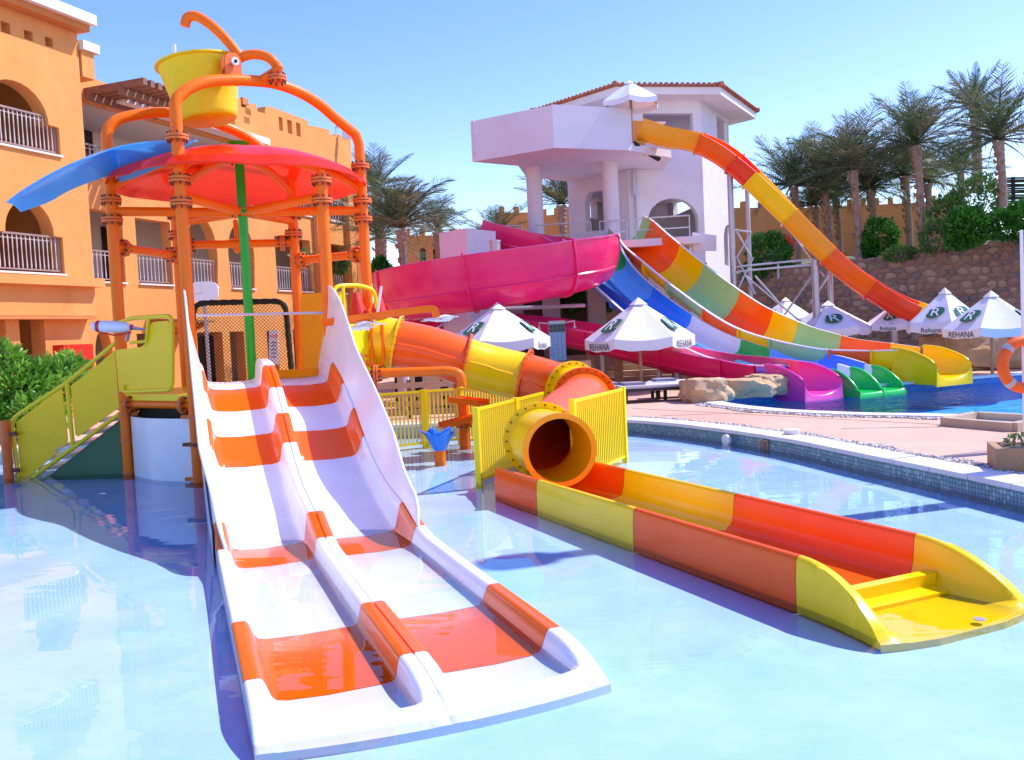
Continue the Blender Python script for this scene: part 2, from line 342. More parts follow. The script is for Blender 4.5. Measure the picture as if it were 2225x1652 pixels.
# coping stones of the splash pool: individual slabs along the visible rim
def arcs(L,step):
    P=[Vector((x,y,0)) for x,y in L]; P.append(P[0]); return resample(P,step)
cope=band(POOL2,-.06,.34,DZ-.03,DZ+.035,'plunge_pool_coping',M_COPE)
cst=bpy.data.objects.new('splash_pool_coping',None); COL.objects.link(cst); cst['kind']='structure'
Pin=arcs(offs(POOL,-.05),.6); Pout=arcs(offs(POOL,.40),.6); nn=min(len(Pin),len(Pout))
dense_in=arcs(offs(POOL,-.05),.05); dense_out=arcs(offs(POOL,.40),.05)
cen=arcs(POOL,.62)
for i in range(len(cen)-1):
    a,b=cen[i],cen[i+1]; t=(b-a).normalized(); nrm=Vector((t.y,-t.x,0)); 
    test=(a+b)/2+nrm*.3
    if sum(1 for k in range(len(POOL)) if ((POOL[k-1][1]>test.y)!=(POOL[k][1]>test.y)) and test.x<(POOL[k][0]-POOL[k-1][0])*(test.y-POOL[k-1][1])/(POOL[k][1]-POOL[k-1][1])+POOL[k-1][0])%2: nrm=-nrm
    pa=cen[i-1] if i else cen[-2]; pb=cen[i+2] if i+2<len(cen) else cen[1]
    na=(b-pa).normalized(); nb_=(pb-a).normalized(); s=1 if Vector((t.y,-t.x,0)).dot(nrm)>0 else -1
    na=Vector((na.y,-na.x,0))*s; nb_=Vector((nb_.y,-nb_.x,0))*s
    g=.006; mb=MB(); a2=a+t*g; b2=b-t*g; z1=DZ+.035+random.uniform(-.002,.002)
    mb.prism([a2-na*.05,b2-nb_*.05,b2+nb_*.38,a2+na*.38],DZ-.02,z1)
    mb.build('coping_stone',M_COPE,cst,20)
# mosaic tiles on the visible rim of the splash pool
mos=bpy.data.objects.new('mosaic_border',None); COL.objects.link(mos); mos['kind']='structure'
ts=.05; P=arcs(POOL,ts)
tile_me=[]
for m in M_MOS:
    mb=MB(); mb.box((0,0,0),(ts*.86,.012,ts*.86)); tile_me.append(mesh_of(mb,'mosaic_tile',m,None))
cells=[]
for i in range(len(P)-1):
    a,b=P[i],P[i+1]; c=(a+b)/2
    if c.y<5 or (c.x<1.6) : continue
    t=(b-a); rz=math.atan2(t.y,t.x)
    for k in range(4): cells.append((c.y,c,rz,.075+ts*(k+.0)))
cells.sort(key=lambda q:q[0] if q[0]>8.3 else 99)
tiles=bpy.data.objects.new('tile_course',None)
rest=[MB() for _ in range(3)]
for i,(yy,c,rz,z) in enumerate(cells):
    k=random.choice((0,0,1,1,2)); p=Vector((c.x,c.y,z))
    if i<300: piece('mosaic_tile',tile_me[k],mos,p,(0,0,rz))
    else: rest[k].box(p,(ts*.86,.012,ts*.86),0,rz)
for k in range(3):
    o=rest[k].build('mosaic_tiles',M_MOS[k],mos,None); o['kind']='stuff'
# pebble strips outside the copings
def pebbles(L,d0,d1,cond,n,name,label):
    P=arcs(L,.03); mb=MB(); base=[Vector(v) for v in((1,0,0),(-1,0,0),(0,1,0),(0,-1,0),(0,0,.8),(0,0,-.8))]; F=[(0,2,4),(2,1,4),(1,3,4),(3,0,4),(2,0,5),(1,2,5),(3,1,5),(0,3,5)]
    ar=sum(L[i-1][0]*L[i][1]-L[i][0]*L[i-1][1] for i in range(len(L))); sg=1 if ar>0 else -1; k=0
    while k<n:
        i=random.randrange(len(P)-1); a,b=P[i],P[i+1]
        if not cond(a): continue
        t=(b-a).normalized(); nr=Vector((t.y,-t.x,0))*sg; dd=d0+(d1-d0)*random.random()**1.0*(.75+.25*math.sin(i*.11)); p=a+nr*dd
        r=random.uniform(.014,.034); q=Matrix.Rotation(random.uniform(0,6.3),3,'Z'); e=random.uniform(.6,1.1)
        mb.add([Vector((p.x,p.y,DZ+.012))+q@Vector((v.x*r,v.y*r*e,v.z*r*.7)) for v in base],F,random.choice((0,0,1,2,3))); k+=1
    o=mb.build(name,[mat('pebble_white',(.75,.70,.68),.8),mat('pebble_dark',(.09,.07,.07),.8),mat('pebble_brown',(.30,.19,.14),.8),mat('pebble_grey',(.38,.34,.33),.8)],None,None); tag(o,label,'pebbles'); o['kind']='stuff'
pebbles(POOL,.42,.72,lambda a:a.x>1.5 and a.y>5,5200,'pebble_strip','mixed dark and white pebbles strewn beyond the splash pool coping')
pebbles(POOL2,.36,.66,lambda a:a.y<21.5 and a.x<14,3600,'pebble_strip','mixed pebbles along the near edge of the deep blue pool')
# deck expansion joints
jb=MB()
for a,b in (((2.6,19.5),(9.0,11.2)),((7.9,13.2),(5.2,9.0)),((2.9,17.6),(6.6,17.0)),((5.2,14.2),(8.6,13.3))):
    jb.beam((*a,DZ+.003),(*b,DZ+.003),.02,.004)
struct(jb,'deck_joint',mat('joint_dark',(.30,.17,.12),.9))
# raised terrain behind the stone wall
W0=Vector((10.4,42.,0)); W1=Vector((22.,32.,0)); wdir=(W1-W0).normalized(); wn=Vector((wdir.y,-wdir.x,0))  # wn faces the camera side
if wn.y>0: wn=-wn
def wtop(q): return lerp(4.25,4.75,q)
tb=MB(); NX=26; NY=18; 
for j in range(NY+1):
    for i in range(NX+1):
        s=-6+i*2.2; d=.35+j*2.6; p=W0+wdir*s-wn*d; q=max(0,min(1,s/15)); z=wtop(q)-.25+min(1.6,d*.10)+.25*math.sin(s*.7+j)*math.sin(j*.9)*(j>0)
        tb.v.append(Vector((p.x,p.y,z)))
for j in range(NY):
    for i in range(NX): a=j*(NX+1)+i; tb.f.append((a,a+1,a+NX+2,a+NX+1)); tb.m.append(0)
M_SOIL=groundmat('hill_soil',(.20,.13,.07),(.16,.15,.06),(.10,.16,.04),.5)
struct(tb,'hill_terrain',M_SOIL)
# ================================================================ STONE WALL (stones are parts)
sw=thing('stone_wall','long rough brown stone retaining wall below the row of palms','wall',(W0.x,W0.y,DZ))
wl=(W1-W0).length+9
mb=MB(); NS=30
for i in range(NS):
    s0=-5+(wl+5)*i/NS; s1=-5+(wl+5)*(i+1)/NS; q0=min(1.4,max(0,s0/15)); q1=min(1.4,max(0,s1/15)); a=W0+wdir*s0; b=W0+wdir*s1; t=wn*-.35
    mb.add([(a.x,a.y,DZ),(b.x,b.y,DZ),(b.x,b.y,wtop(q1)),(a.x,a.y,wtop(q0)),(a.x+t.x,a.y+t.y,DZ),(b.x+t.x,b.y+t.y,DZ),(b.x+t.x,b.y+t.y,wtop(q1)),(a.x+t.x,a.y+t.y,wtop(q0))],[(0,1,2,3),(5,4,7,6),(3,2,6,7)])
mb.build('wall_core',mat('mortar_brown',(.26,.17,.12),.95,var=.2,bump=.4),sw,None)
M_STN=[mat('wall_stone_%s'%n,c,.92,var=.3,vscale=3,bump=.5,bscale=9) for n,c in(('brown',(.29,.19,.13)),('tan',(.38,.26,.18)),('grey',(.20,.14,.12)),('rust',(.30,.17,.12)))]
def stone_mesh(sd,m):
    rnd=random.Random(sd); n=7; mb=MB(); ring=[(math.cos(2*math.pi*k/n+rnd.uniform(-.3,.3))*.5*rnd.uniform(.8,1.12),math.sin(2*math.pi*k/n)*.5*rnd.uniform(.85,1.05)) for k in range(n)]
    vs=[Vector((x,0,z)) for x,z in ring]+[Vector((x*.84,.5+rnd.uniform(-.25,.25),z*.84)) for x,z in ring]
    mb.add(vs,[(i,(i+1)%n,n+(i+1)%n,n+i) for i in range(n)]+[tuple(range(n,2*n))]); return mesh_of(mb,'stone',m,50)
SM=[stone_mesh(i,M_STN[i%4]) for i in range(12)]
stones=[]; z=DZ+.1; row=0
while z<5.0:
    h=random.uniform(.20,.34); s=-5
    while s<wl-.2:
        l=random.uniform(.26,.62); sc=s+l/2; q=min(1.4,max(0,sc/15))
        if z+h*.4<wtop(q): stones.append((sc,z+h/2+random.uniform(-.05,.05),l*1.04,h*1.12))
        s+=l*random.uniform(.92,1.02)
    z+=h*.96; row+=1
ang=math.atan2(wdir.y,wdir.x)
def spos(st): return W0+wdir*st[0]+Vector((0,0,st[1]))
def vis(st): p=spos(st); return (p.x/p.y<.585)*(p.z>1.9)*(p.x/p.y>.26)*(st[2]*st[3])/p.y**2
stones.sort(key=lambda q:-vis(q)); rst=[MB() for _ in range(4)]
for i,st in enumerate(stones):
    k=random.randrange(12); p=spos(st); M=Matrix.Rotation(ang,4,'Z')@Matrix.Rotation(random.uniform(-.2,.2),4,'Y')
    if (wn-Vector((math.sin(ang)*-1,math.cos(ang),0))).length<1: f=1
    else: f=-1
    S=Matrix.Diagonal((st[2],f*random.uniform(.06,.11),st[3],1))
    if i<300:
        o=piece('stone',SM[k],sw,p,M.to_euler(),(st[2],f*random.uniform(.06,.11),st[3]))
    else:
        me=SM[k]; T=Matrix.Translation(p)@M@S; rst[k%4].add([T@v.co for v in me.vertices],[tuple(pp.vertices) for pp in me.polygons])
for k in range(4): o=rst[k].build('stones',M_STN[k],sw,50); o['kind']='stuff'
# ================================================================ HOTEL BUILDING (left)
class Fac:
    def __init__(s,o,ang_vec): s.o=Vector((*o,0)); s.d=Vector((*ang_vec,0)).normalized(); s.n=Vector((s.d.y,-s.d.x,0))
    def sz(s,u,v): p=PL(u,v,s.o,s.n); return ((p-s.o).dot(s.d),p.z)
    def W(s,a,z,off=0.): p=s.o+s.d*a+s.n*off; return Vector((p.x,p.y,z))
def facwall(F,outer,holes,th,name,m,parent,off=0.):
    loops=[[Vector((a,z,0)) for a,z in outer]]+[[Vector((a,z,0)) for a,z in h] for h in holes]
    tri=tessellate_polygon(loops); flat=[p for l in loops for p in l]; n=len(flat); mb=MB()
    mb.add([F.W(p.x,p.y,off) for p in flat]+[F.W(p.x,p.y,off-th) for p in flat],[tuple(t) for t in tri]+[tuple(n+i for i in reversed(t)) for t in tri])
    k=0
    for l in loops:
        c=len(l); mb.f+=[(k+i,k+(i+1)%c,n+k+(i+1)%c,n+k+i) for i in range(c)]; mb.m+=[0]*c; k+=c
    return mb.build(name,m,parent,30)
def arch(a0,a1,zb,zs,jog=0.,rise=None,n=14,over=.0):
    c=(a0+a1)/2; r=(a1-a0)/2; rise=rise or r; R2=r*(1+over)
    pts=[(a0-jog,zb),(a1+jog,zb),(a1+jog,zs)] if jog else [(a0,zb),(a1,zb)]
    st=-math.asin(min(1,over*1.6)) if over else 0
    for i in range(n+1):
        t=st+(math.pi-2*st)*i/n; pts.append((c+R2*math.cos(t),zs+.02-R2*math.sin(st)*rise/r+R2*rise/r*math.sin(t)))
    if jog: pts.append((a0-jog,zs))
    return pts
def rect(a0,a1,z0,z1): return [(a0,z0),(a1,z0),(a1,z1),(a0,z1)]
BALM=None
def railing(F,a0,a1,z,h,parent,off=-.12,step=.13,mesh=[None]):
    mb=MB(); mb.beam(F.W(a0,z+h,off),F.W(a1,z+h,off),.06,.05); mb.beam(F.W(a0,z+h-.12,off),F.W(a1,z+h-.12,off),.03,.03); mb.beam(F.W(a0,z+.08,off),F.W(a1,z+.08,off),.04,.04)
    for a in (a0+.03,a1-.03): mb.beam(F.W(a,z,off),F.W(a,z+h,off),.05,.05)
    r=mb.build('railing',M_RL,parent,None)
    if mesh[0] is None:
        q=MB(); q.tube([(0,0,0),(0,0,.12),(0,0,.45),(0,0,.78),(0,0,.9)],[.012,.022,.013,.022,.012],6); mesh[0]=mesh_of(q,'baluster',M_BAL,None)
    n=max(2,int((a1-a0)/step))
    for i in range(1,n): piece('baluster',mesh[0],r,F.W(lerp(a0,a1,i/n),z+.06,off),None,(1,1,(h-.08)/.9))
    sl=MB(); sl.beam(F.W(a0-.04,z-.03,.02),F.W(a1+.04,z-.03,.02),.10,.05); sl.build('sill',M_CO,parent,None)
    return r
DV=(.355,.935)
FW=Fac((-12.0,25.3),DV); FR_=Fac((-12.8,27.4),DV)
L1=4.2; L2=7.45
wing=thing('hotel_wing','orange stucco hotel wing with horseshoe arched balconies at the left edge','building',(-13.2,23,DZ))
xe=FW.sz(190,400)[0]; xl=-9.0; ztop=FW.sz(100,45)[1]
A=lambda u,v,F=FW: F.sz(u,v)
holes=[]
# upper arch and lower arch
a1=A(106,273)[0]; aap=A(30,177); r_=a1-aap[0]
zs=A(106,273)[1]; zb=L2; holes.append(arch(aap[0]-r_,a1,zb,zs,A(128,278)[0]-a1,aap[1]-zs))
b1=A(118,515)[0]; bap=A(61,437); rb=b1-bap[0]; zs2=A(118,515)[1]
holes.append(arch(bap[0]-rb,b1,L1,zs2,A(136,518)[0]-b1,bap[1]-zs2))
for (u0,u1,v0,v1) in ((2,22,45,69),(52,71,64,84),(98,114,79,99)): 
    q0=A(u0,(v0+v1)/2); q1=A(u1,(v0+v1)/2); zt=A(u0,v0)[1]; zz=A(u0,v1)[1]; holes.append(rect(q0[0],q1[0],zz,zt))
LS=holes[0][0][0]
facwall(FW,[(xl,L1-1.15),(xe,L1-1.15),(xe,ztop),(xl,ztop)],holes,.45,'upper_wall',M_ST,wing)
# ground floor, set back a little, with openings
gh=[]
for u0,u1 in ((-34,35),(64,118)):
    q0=A(u0,720)[0]; q1=A(u1,720)[0]; gh.append(rect(q0,q1,DZ+.02,A(100,688)[1]))
facwall(FW,[(xl,DZ-.05),(xe,DZ-.05),(xe,L1-1.152),(xl,L1-1.152)],gh,.5,'ground_floor_wall',M_ST,wing,off=-.35)
mb=MB(); # end face towards the recess is hidden; slab, soffit, ledge
mb.beam(FW.W(xl,L1-.22,.12),FW.W(xe+.1,L1-.22,.12),.35,.24); mb.build('ledge',M_ST,wing,25)
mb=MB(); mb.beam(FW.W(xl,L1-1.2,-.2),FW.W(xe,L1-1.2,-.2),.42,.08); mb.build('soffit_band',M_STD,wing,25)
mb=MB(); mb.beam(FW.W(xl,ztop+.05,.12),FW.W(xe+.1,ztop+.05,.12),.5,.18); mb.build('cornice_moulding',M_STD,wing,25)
mb=MB(); mb.beam(FW.W(xl,ztop+.28,.2),FW.W(xe+.2,ztop+.28,.2),.7,.28); mb.box(FW.W(xe+.35,ztop-.35,-.3),(.6,.9,.25),rz=math.atan2(.935,.355)); mb.build('cornice',M_CO,wing,25)
mb=MB(); mb.box(FW.W(xe+.28,ztop-.85,-.3),(.45,.7,.75),rz=math.atan2(.935,.355)); mb.build('parapet_block',M_ST,wing,25)
for nm,off,zz0,zz1,m in (('loggia_back_wall',-3.0,DZ,ztop,M_ST),):
    mb=MB(); mb.plate([FW.W(xl,zz0,off),FW.W(xe,zz0,off),FW.W(xe,zz1,off),FW.W(xl,zz1,off)],FW.n,.2); mb.build(nm,m,wing,None)
for zf in (L1,L2,10.2):
    mb=MB(); mb.plate([FW.W(xl,zf-.02,-.46),FW.W(xe-.01,zf-.02,-.46),FW.W(xe-.01,zf-.02,-2.99),FW.W(xl,zf-.02,-2.99)],(0,0,1),.25); mb.build('floor_slab',M_CR,wing,None)
mb=MB(); mb.plate([FW.W(xe-.02,DZ,-.5),FW.W(xe-.02,DZ,-3),FW.W(xe-.02,ztop,-3),FW.W(xe-.02,ztop,-.5)],FW.d,.2); mb.build('end_wall',M_ST,wing,None)
for a,zf,w_ in ((-4.9,L2,1.0),(-1.7,L2,1.0),(-1.9,L1,1.1),(-5,L1,1.1),(-.9,DZ,1.),(-3.6,DZ,1.)):
    mb=MB(); mb.plate([FW.W(a-.08,zf,-2.96),FW.W(a+w_+.08,zf,-2.96),FW.W(a+w_+.08,zf+2.2,-2.96),FW.W(a-.08,zf+2.2,-2.96)],FW.n,.03); f=mb.build('door_frame',M_RL,wing,None)
    mb=MB(); mb.plate([FW.W(a,zf,-2.93),FW.W(a+w_,zf,-2.93),FW.W(a+w_,zf+2.1,-2.93),FW.W(a,zf+2.1,-2.93)],FW.n,.03); mb.build('door',M_DK,f,None)
railing(FW,holes[0][0][0]+.02,holes[0][1][0]-.02,L2,1.0,wing)
railing(FW,holes[1][0][0]+.02,holes[1][1][0]-.02,L1,1.0,wing)
# recessed long wall
hb=thing('hotel_main_block','long orange stucco hotel block with stepped battlements behind the splash structure','building',(-11,34,DZ))
F2=FR_; B=lambda u,v: F2.sz(u,v)
s0=B(176,500)[0]-1.2; s1=B(763,420)[0]; s2=B(813,500)[0]
def sx(u,v): return B(u,v)[0]
# roofline with steps read off the picture
roof=[(s0,B(176,150)[1]+.1),(sx(243,177),B(243,177)[1])]
prof=[(250,190),(336,206),(470,205),(497,214),(500,214),(505,213),(522,213),(524,232),(534,236),(537,226),(556,226),(560,243),(575,247),(577,232),(590,233),(668,262),(670,272),(715,282),(717,292),(726,296),(728,292),(762,297)]
roof=[B(u,v) for u,v in ((172,160),(230,178))]
outer=[(s0,DZ-.05),(s1,DZ-.05)]+[B(u,v) for u,v in reversed(prof)]
outer=outer+[(s0,outer[-1][1]+.25)]
oh=[]
zc=B(300,472)[1]
op=[('r',190,273,L1,B(230,458)[1]),('r',301,376,L1,B(300,474)[1]),('h',413,472,L1,0),('h',502,552,L1,0),('r',601,677,L1,B(601,513)[1]),('r',718,753,L1,B(718,530)[1])]
for k,u0,u1,zb,zt in op:
    q0=sx(u0,600); q1=sx(u1,600)
    if k=='r': oh.append(rect(q0,q1,zb,zt))
    else:
        r=(q1-q0)/2; zs_=B((u0+u1)/2,570)[1]; oh.append(arch(q0,q1,zb,zs_,.0,B((u0+u1)/2,498 if u0<450 else 508)[1]-zs_,over=.12))
q0=sx(181,300); q1=sx(556,300); oh.append(rect(q0,q1,L2,9.75))                 # wide loggia under the pergola
oh.append(rect(sx(612,430),sx(676,430),L2,B(640,385)[1])); oh.append(rect(sx(714,440),sx(750,440),L2,B(735,405)[1]))
for u0,u1,v0,v1 in ((606,614,254,283),(624,634,260,289),(643,652,266,295)): oh.append(rect(sx(u0,270),sx(u1,270),B(u0,v1)[1],B(u0,v0)[1]))
gl=[(208,246,'h'),(300,350,'r'),(431,486,'r'),(502,533,'r'),(583,606,'r'),(640,690,'r')]
for u0,u1,k in gl:
    q0=sx(u0,780); q1=sx(u1,780); oh.append(rect(q0,q1,DZ+.4,2.55) if k=='r' else arch(q0,q1,DZ+.4,1.9,0,.8))
facwall(F2,outer,oh,.4,'facade_wall',M_ST,hb)
# right end volume
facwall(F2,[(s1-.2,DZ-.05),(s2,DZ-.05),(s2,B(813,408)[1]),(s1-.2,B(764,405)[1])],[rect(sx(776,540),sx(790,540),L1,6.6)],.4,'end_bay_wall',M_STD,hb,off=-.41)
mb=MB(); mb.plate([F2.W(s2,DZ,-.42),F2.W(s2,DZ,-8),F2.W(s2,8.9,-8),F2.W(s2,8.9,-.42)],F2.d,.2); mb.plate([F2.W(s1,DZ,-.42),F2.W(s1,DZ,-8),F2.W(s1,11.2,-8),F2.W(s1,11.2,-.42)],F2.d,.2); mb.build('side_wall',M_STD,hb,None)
for zf in (L1,L2,9.95):
    mb=MB(); mb.plate([F2.W(s0,zf-.02,-.41),F2.W(s1-.3,zf-.02,-.41),F2.W(s1-.3,zf-.02,-2.79),F2.W(s0,zf-.02,-2.79)],(0,0,1),.25); mb.build('floor_slab',M_CR,hb,None)
mb=MB(); mb.plate([F2.W(s0,DZ,-2.8),F2.W(s1-.3,DZ,-2.8),F2.W(s1-.3,11,-2.8),F2.W(s0,11,-2.8)],F2.n,.2); mb.build('loggia_back_wall',M_CR,hb,None)
for u,zf in ((200,L1),(320,L1),(625,L1),(260,L2),(620,L2),(440,DZ),(510,DZ),(320,DZ)):
    a=sx(u,560)+.9
    mb=MB(); mb.plate([F2.W(a,zf,-2.76),F2.W(a+1.1,zf,-2.76),F2.W(a+1.1,zf+2.2,-2.76),F2.W(a,zf+2.2,-2.76)],F2.n,.03); mb.build('door',M_DK,hb,None)
for (k,u0,u1,zb,zt) in op: railing(F2,sx(u0,600)+.03,sx(u1,600)-.03,L1,.95,hb,step=.16)
railing(F2,q0:=sx(181,300)+.05,sx(556,300)-.1,L2,.95,hb,step=.28); railing(F2,sx(612,430)+.03,sx(676,430)-.03,L2,.95,hb,step=.2); railing(F2,sx(714,440)+.03,sx(750,440)-.03,L2,.95,hb,step=.2)
# proud piers on the right half
for u in (585,590,696,757):
    pass
for ua,ub,off in ((686,706,.22),(755,763,.25)):
    mb=MB(); a=sx(ua,600); b=sx(ub,600); zt=B(ua,380)[1]
    c=(F2.W(a,0,off/2)+F2.W(b,0,off/2))/2; mb.plate([F2.W(a,DZ,off),F2.W(b,DZ,off),F2.W(b,zt,off),F2.W(a,zt,off)],F2.n,off-.003); mb.build('pier',M_ST,hb,None)
mb=MB(); mb.beam(F2.W(sx(556,300),9.9,.35),F2.W(sx(240,300),9.9,.35),.6,.25); mb.build('eave_band',M_CO,hb,25)
# merlon reveals in darker stucco (stepped corbels)
for u in (505,537):
    a=B(u,225)
    for k in range(3):
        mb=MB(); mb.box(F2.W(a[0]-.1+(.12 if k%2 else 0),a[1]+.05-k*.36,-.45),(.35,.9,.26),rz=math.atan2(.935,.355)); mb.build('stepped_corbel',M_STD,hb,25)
# pergola on the roof terrace
pg=thing('roof_pergola','brown slatted timber pergola jutting over the top floor loggia','pergola',F2.W(sx(200,250),9.8,1))
a0=sx(178,240); a1_=sx(330,300)
for off in (.25,1.5):
    mb=MB(); mb.beam(F2.W(a0,9.75,off),F2.W(a1_,9.75,off),.14,.2); mb.build('beam',M_WD,pg,20)
q=MB(); q.box((0,0,0),(2.6,.16,.2)); sm=mesh_of(q,'slat',M_WD,20)
for i in range(9):
    p=F2.W(lerp(a0+.2,a1_-.2,i/8),9.96,1.0); piece('slat',sm,pg,p,(0,0,math.atan2(F2.n.y,F2.n.x)))
# roof floodlight
fl=thing('floodlight','small floodlight on the right end of the battlements','light',F2.W(sx(738,290),11.0,0))
mb=MB(); p=F2.W(sx(738,285),10.95,-.2); mb.tube([p,p+Vector((0,0,.9))],.03,6); mb.tube([p+Vector((0,0,.9)),p+Vector((.7,-.2,.75))],.03,6); mb.build('post',M_STL,fl,None)
mb=MB(); mb.box(p+Vector((.6,-.25,.45)),(.55,.12,.4)); mb.build('lamp_head',M_WP,fl,20)
# small timber canopy over the ground floor
mc=thing('timber_canopy','small red brown timber canopy on the ground floor wall','canopy',F2.W(sx(350,660),2.9,.5))
mb=MB(); mb.plate([F2.W(sx(315,665),3.05,.0),F2.W(sx(392,665),3.0,.0),F2.W(sx(392,665),2.9,1.4),F2.W(sx(315,665),2.95,1.4)],(0,0,1),.06); mb.build('roof_board',M_WD,mc,None)
for i in range(4):
    a=lerp(sx(322,665),sx(385,665),i/3); mb=MB(); mb.beam(F2.W(a,2.5,.1),F2.W(a,2.85,1.2),.12,.16); mb.build('bracket',M_STD,mc,20)
# red fire cabinet
fc=MB(); p=FW.W(A(150,800,FW)[0],1.45,.2); fc.box(p,(1.0,.4,1.6),rz=math.atan2(.935,.355)); fc.box(p+FW.n*.22,(.86,.05,1.4),rz=math.atan2(.935,.355)); o=fc.build('fire_cabinet',M_RD,None,25); tag(o,'red metal cabinet standing against the hotel ground floor','cabinet')
# sign panel
sp=thing('standing_sign','tall white sign panel with red lettering by the hotel wall','sign',V(593,780,30))
mb=MB(); a=V(584,718,30); b=V(604,718,30); c=V(604,792,30); d=V(584,792,30); mb.plate([a,b,c,d],(0,-1,0),.05); mb.build('panel',M_WP,sp,20)
def text(body,size,m,parent,M,name='lettering',ext=.002,align='CENTER',shear=0,sx_=1.):
    cu=bpy.data.curves.new(name,'FONT'); cu.body=body; cu.size=size; cu.align_x=align; cu.align_y='CENTER'; cu.extrude=ext; cu.resolution_u=3; cu.shear=shear
    t=bpy.data.objects.new(name,cu); COL.objects.link(t); bpy.context.view_layer.update()
    me=bpy.data.meshes.new_from_object(t.evaluated_get(bpy.context.evaluated_depsgraph_get())); bpy.data.objects.remove(t)
    me.materials.clear(); me.materials.append(m); off=wloc(parent) if parent else Vector((0,0,0))
    T=Matrix.Translation(-off)@M@Matrix.Diagonal((sx_,1,1,1)); me.transform(T); o=bpy.data.objects.new(name,me); COL.objects.link(o)
    if parent: o.parent=parent
    return o
def basis(o,x,y):
    x=Vector(x).normalized(); y=Vector(y); y=(y-x*y.dot(x)).normalized(); z=x.cross(y)
    M=Matrix((x,y,z)).transposed().to_4x4(); M.translation=Vector(o); return M
text('NSA',.16,M_RED,sp,basis(V(594,731,29.94),(1,0,0),(0,0,1)),sx_=1.0)
for i,(dy,wd) in enumerate(((745,.20),(752,.16),(760,.2),(768,.17),(776,.18))):
    mb=MB(); p=V(594,dy,29.94); mb.box(p,(wd,.004,.03)); mb.build('print_line',M_TX,sp,None)
# ================================================================ WATER PLAY STRUCTURE
PC={'L':Vector((-6.05,13.98,0)),'FL':Vector((-4.57,12.86,0)),'FR':Vector((-2.70,13.5,0)),'R':Vector((-2.36,15.12,0)),'BR':Vector((-3.74,16.0,0)),'BL':Vector((-5.65,15.6,0)),'G':Vector((-4.22,14.62,0))}
ps=thing('water_play_structure','tall orange pipe splash structure with yellow tipping bucket, red petal roof and stairs','play structure',(-4.22,14.62,0))
def at(k,z): return Vector((PC[k].x,PC[k].y,z))
PR=.088
topz={'L':5.3,'FL':5.35,'FR':4.62,'R':5.25,'BR':4.7,'BL':4.5}
def post_arch(a,b,ts,zs,za,zb):
    P=[at(a,0),at(a,za)]
    for t,z in zip(ts,zs):
        p=PC[a].lerp(PC[b],t); P.append(Vector((p.x,p.y,z)))
    return P,zb
ts=[0.0,.07,.16,.28,.4,.5,.6,.69,.78,.86,.93,1.]; zs=[5.50,5.70,5.84,5.93,5.98,6.0,5.97,5.90,5.78,5.62,5.50,5.38]
arc=[Vector((*PC['FL'].lerp(PC['R'],t).xy,z)) for t,z in zip(ts,zs)]
mb=MB(); mb.tube(fillet([at('FL',4.8)]+arc[:1],.1)+catmull(arc[:],4)[1:],PR*.92,16); 
full=[at('FL',4.98)]+[at('FL',5.36),at('FL',5.45)]+catmull([at('FL',5.5)+Vector((.03,.03,.04))]+arc[1:-1]+[at('R',5.36)+Vector((-.04,-.04,.05))],4)+[at('R',5.25),at('R',4.89)]
mb=MB(); mb.tube(full,PR*.95,18); mb.build('arch_pipe',M_OR,ps)
ts2=[0.,.07,.226,.36,.5,.62,.73,.84,.93]; zs2=[5.42,5.6,5.75,5.79,5.75,5.68,5.57,5.36,5.1]
arc2=[Vector((*PC['L'].lerp(PC['BR'],t).xy,z)) for t,z in zip(ts2,zs2)]
full2=[at('L',4.33),at('L',5.2),at('L',5.33)]+catmull([at('L',5.42)+Vector((.03,.03,.02))]+arc2[1:],4)+[at('BR',4.85),at('BR',4.3)]
mb=MB(); mb.tube(full2,PR*.95,18); mb.build('arch_pipe',M_OR,ps)
for k,zt in (('L',4.33),('FL',4.98),('FR',4.4),('R',4.89),('BR',4.3),('BL',4.35)):
    mb=MB(); mb.tube([at(k,-.01),at(k,zt)],PR,18); mb.build('post',M_OR,ps)
mb=MB(); mb.tube([at('G',1.3),at('G',5.22)],.075,16); mb.build('centre_post',M_GR,ps)
mb=MB(); mb.tube([at('G',5.18),at('G',5.26),at('G',5.28)],[.12,.18,.02],16); mb.build('post_cap',M_GR,ps)
fz={'L':(4.33,4.03),'FL':(4.98,4.39,4.06),'FR':(4.4,4.1),'R':(4.89,4.32,4.02),'BR':(4.26,3.93),'BL':(4.3,3.95)}
def fl_obj(c,ax,r=.155,nb=8,m=M_FL):
    mb=MB(); flange(mb,c,ax,r,.04,nb); return mb.build('pipe_flange',[m,M_BOLT],ps,30)
for k,zz in fz.items():
    for z in zz: fl_obj(at(k,z),(0,0,1))
for z in (5.0,4.15): fl_obj(at('G',z),(0,0,1),.20,6,M_GR)
for k in ('L','FL','FR','R','BR','BL'):      # radial beams at mid height and curved roof ribs
    mb=MB(); mb.tube([at('G',4.15),at(k,4.16)],.072,14); mb.build('radial_beam',M_OR,ps)
    g=PC['G']; e=PC[k]; d=(e-g)
    if k in('FR','BR','BL'): P=[at(k,4.38),at(k,4.58)]+[Vector((*(e-d*t).xy,z)) for t,z in ((.05,4.68),(.14,4.76),(.4,4.92),(.7,5.0),(1,5.02))]
    else: P=[Vector((*(e-d*t).xy,z)) for t,z in ((.0,4.48),(.1,4.64),(.3,4.82),(.6,4.97),(1,5.02))]
    mb=MB(); mb.tube(catmull(P,4),.062,12); mb.build('roof_rib',M_OR,ps)
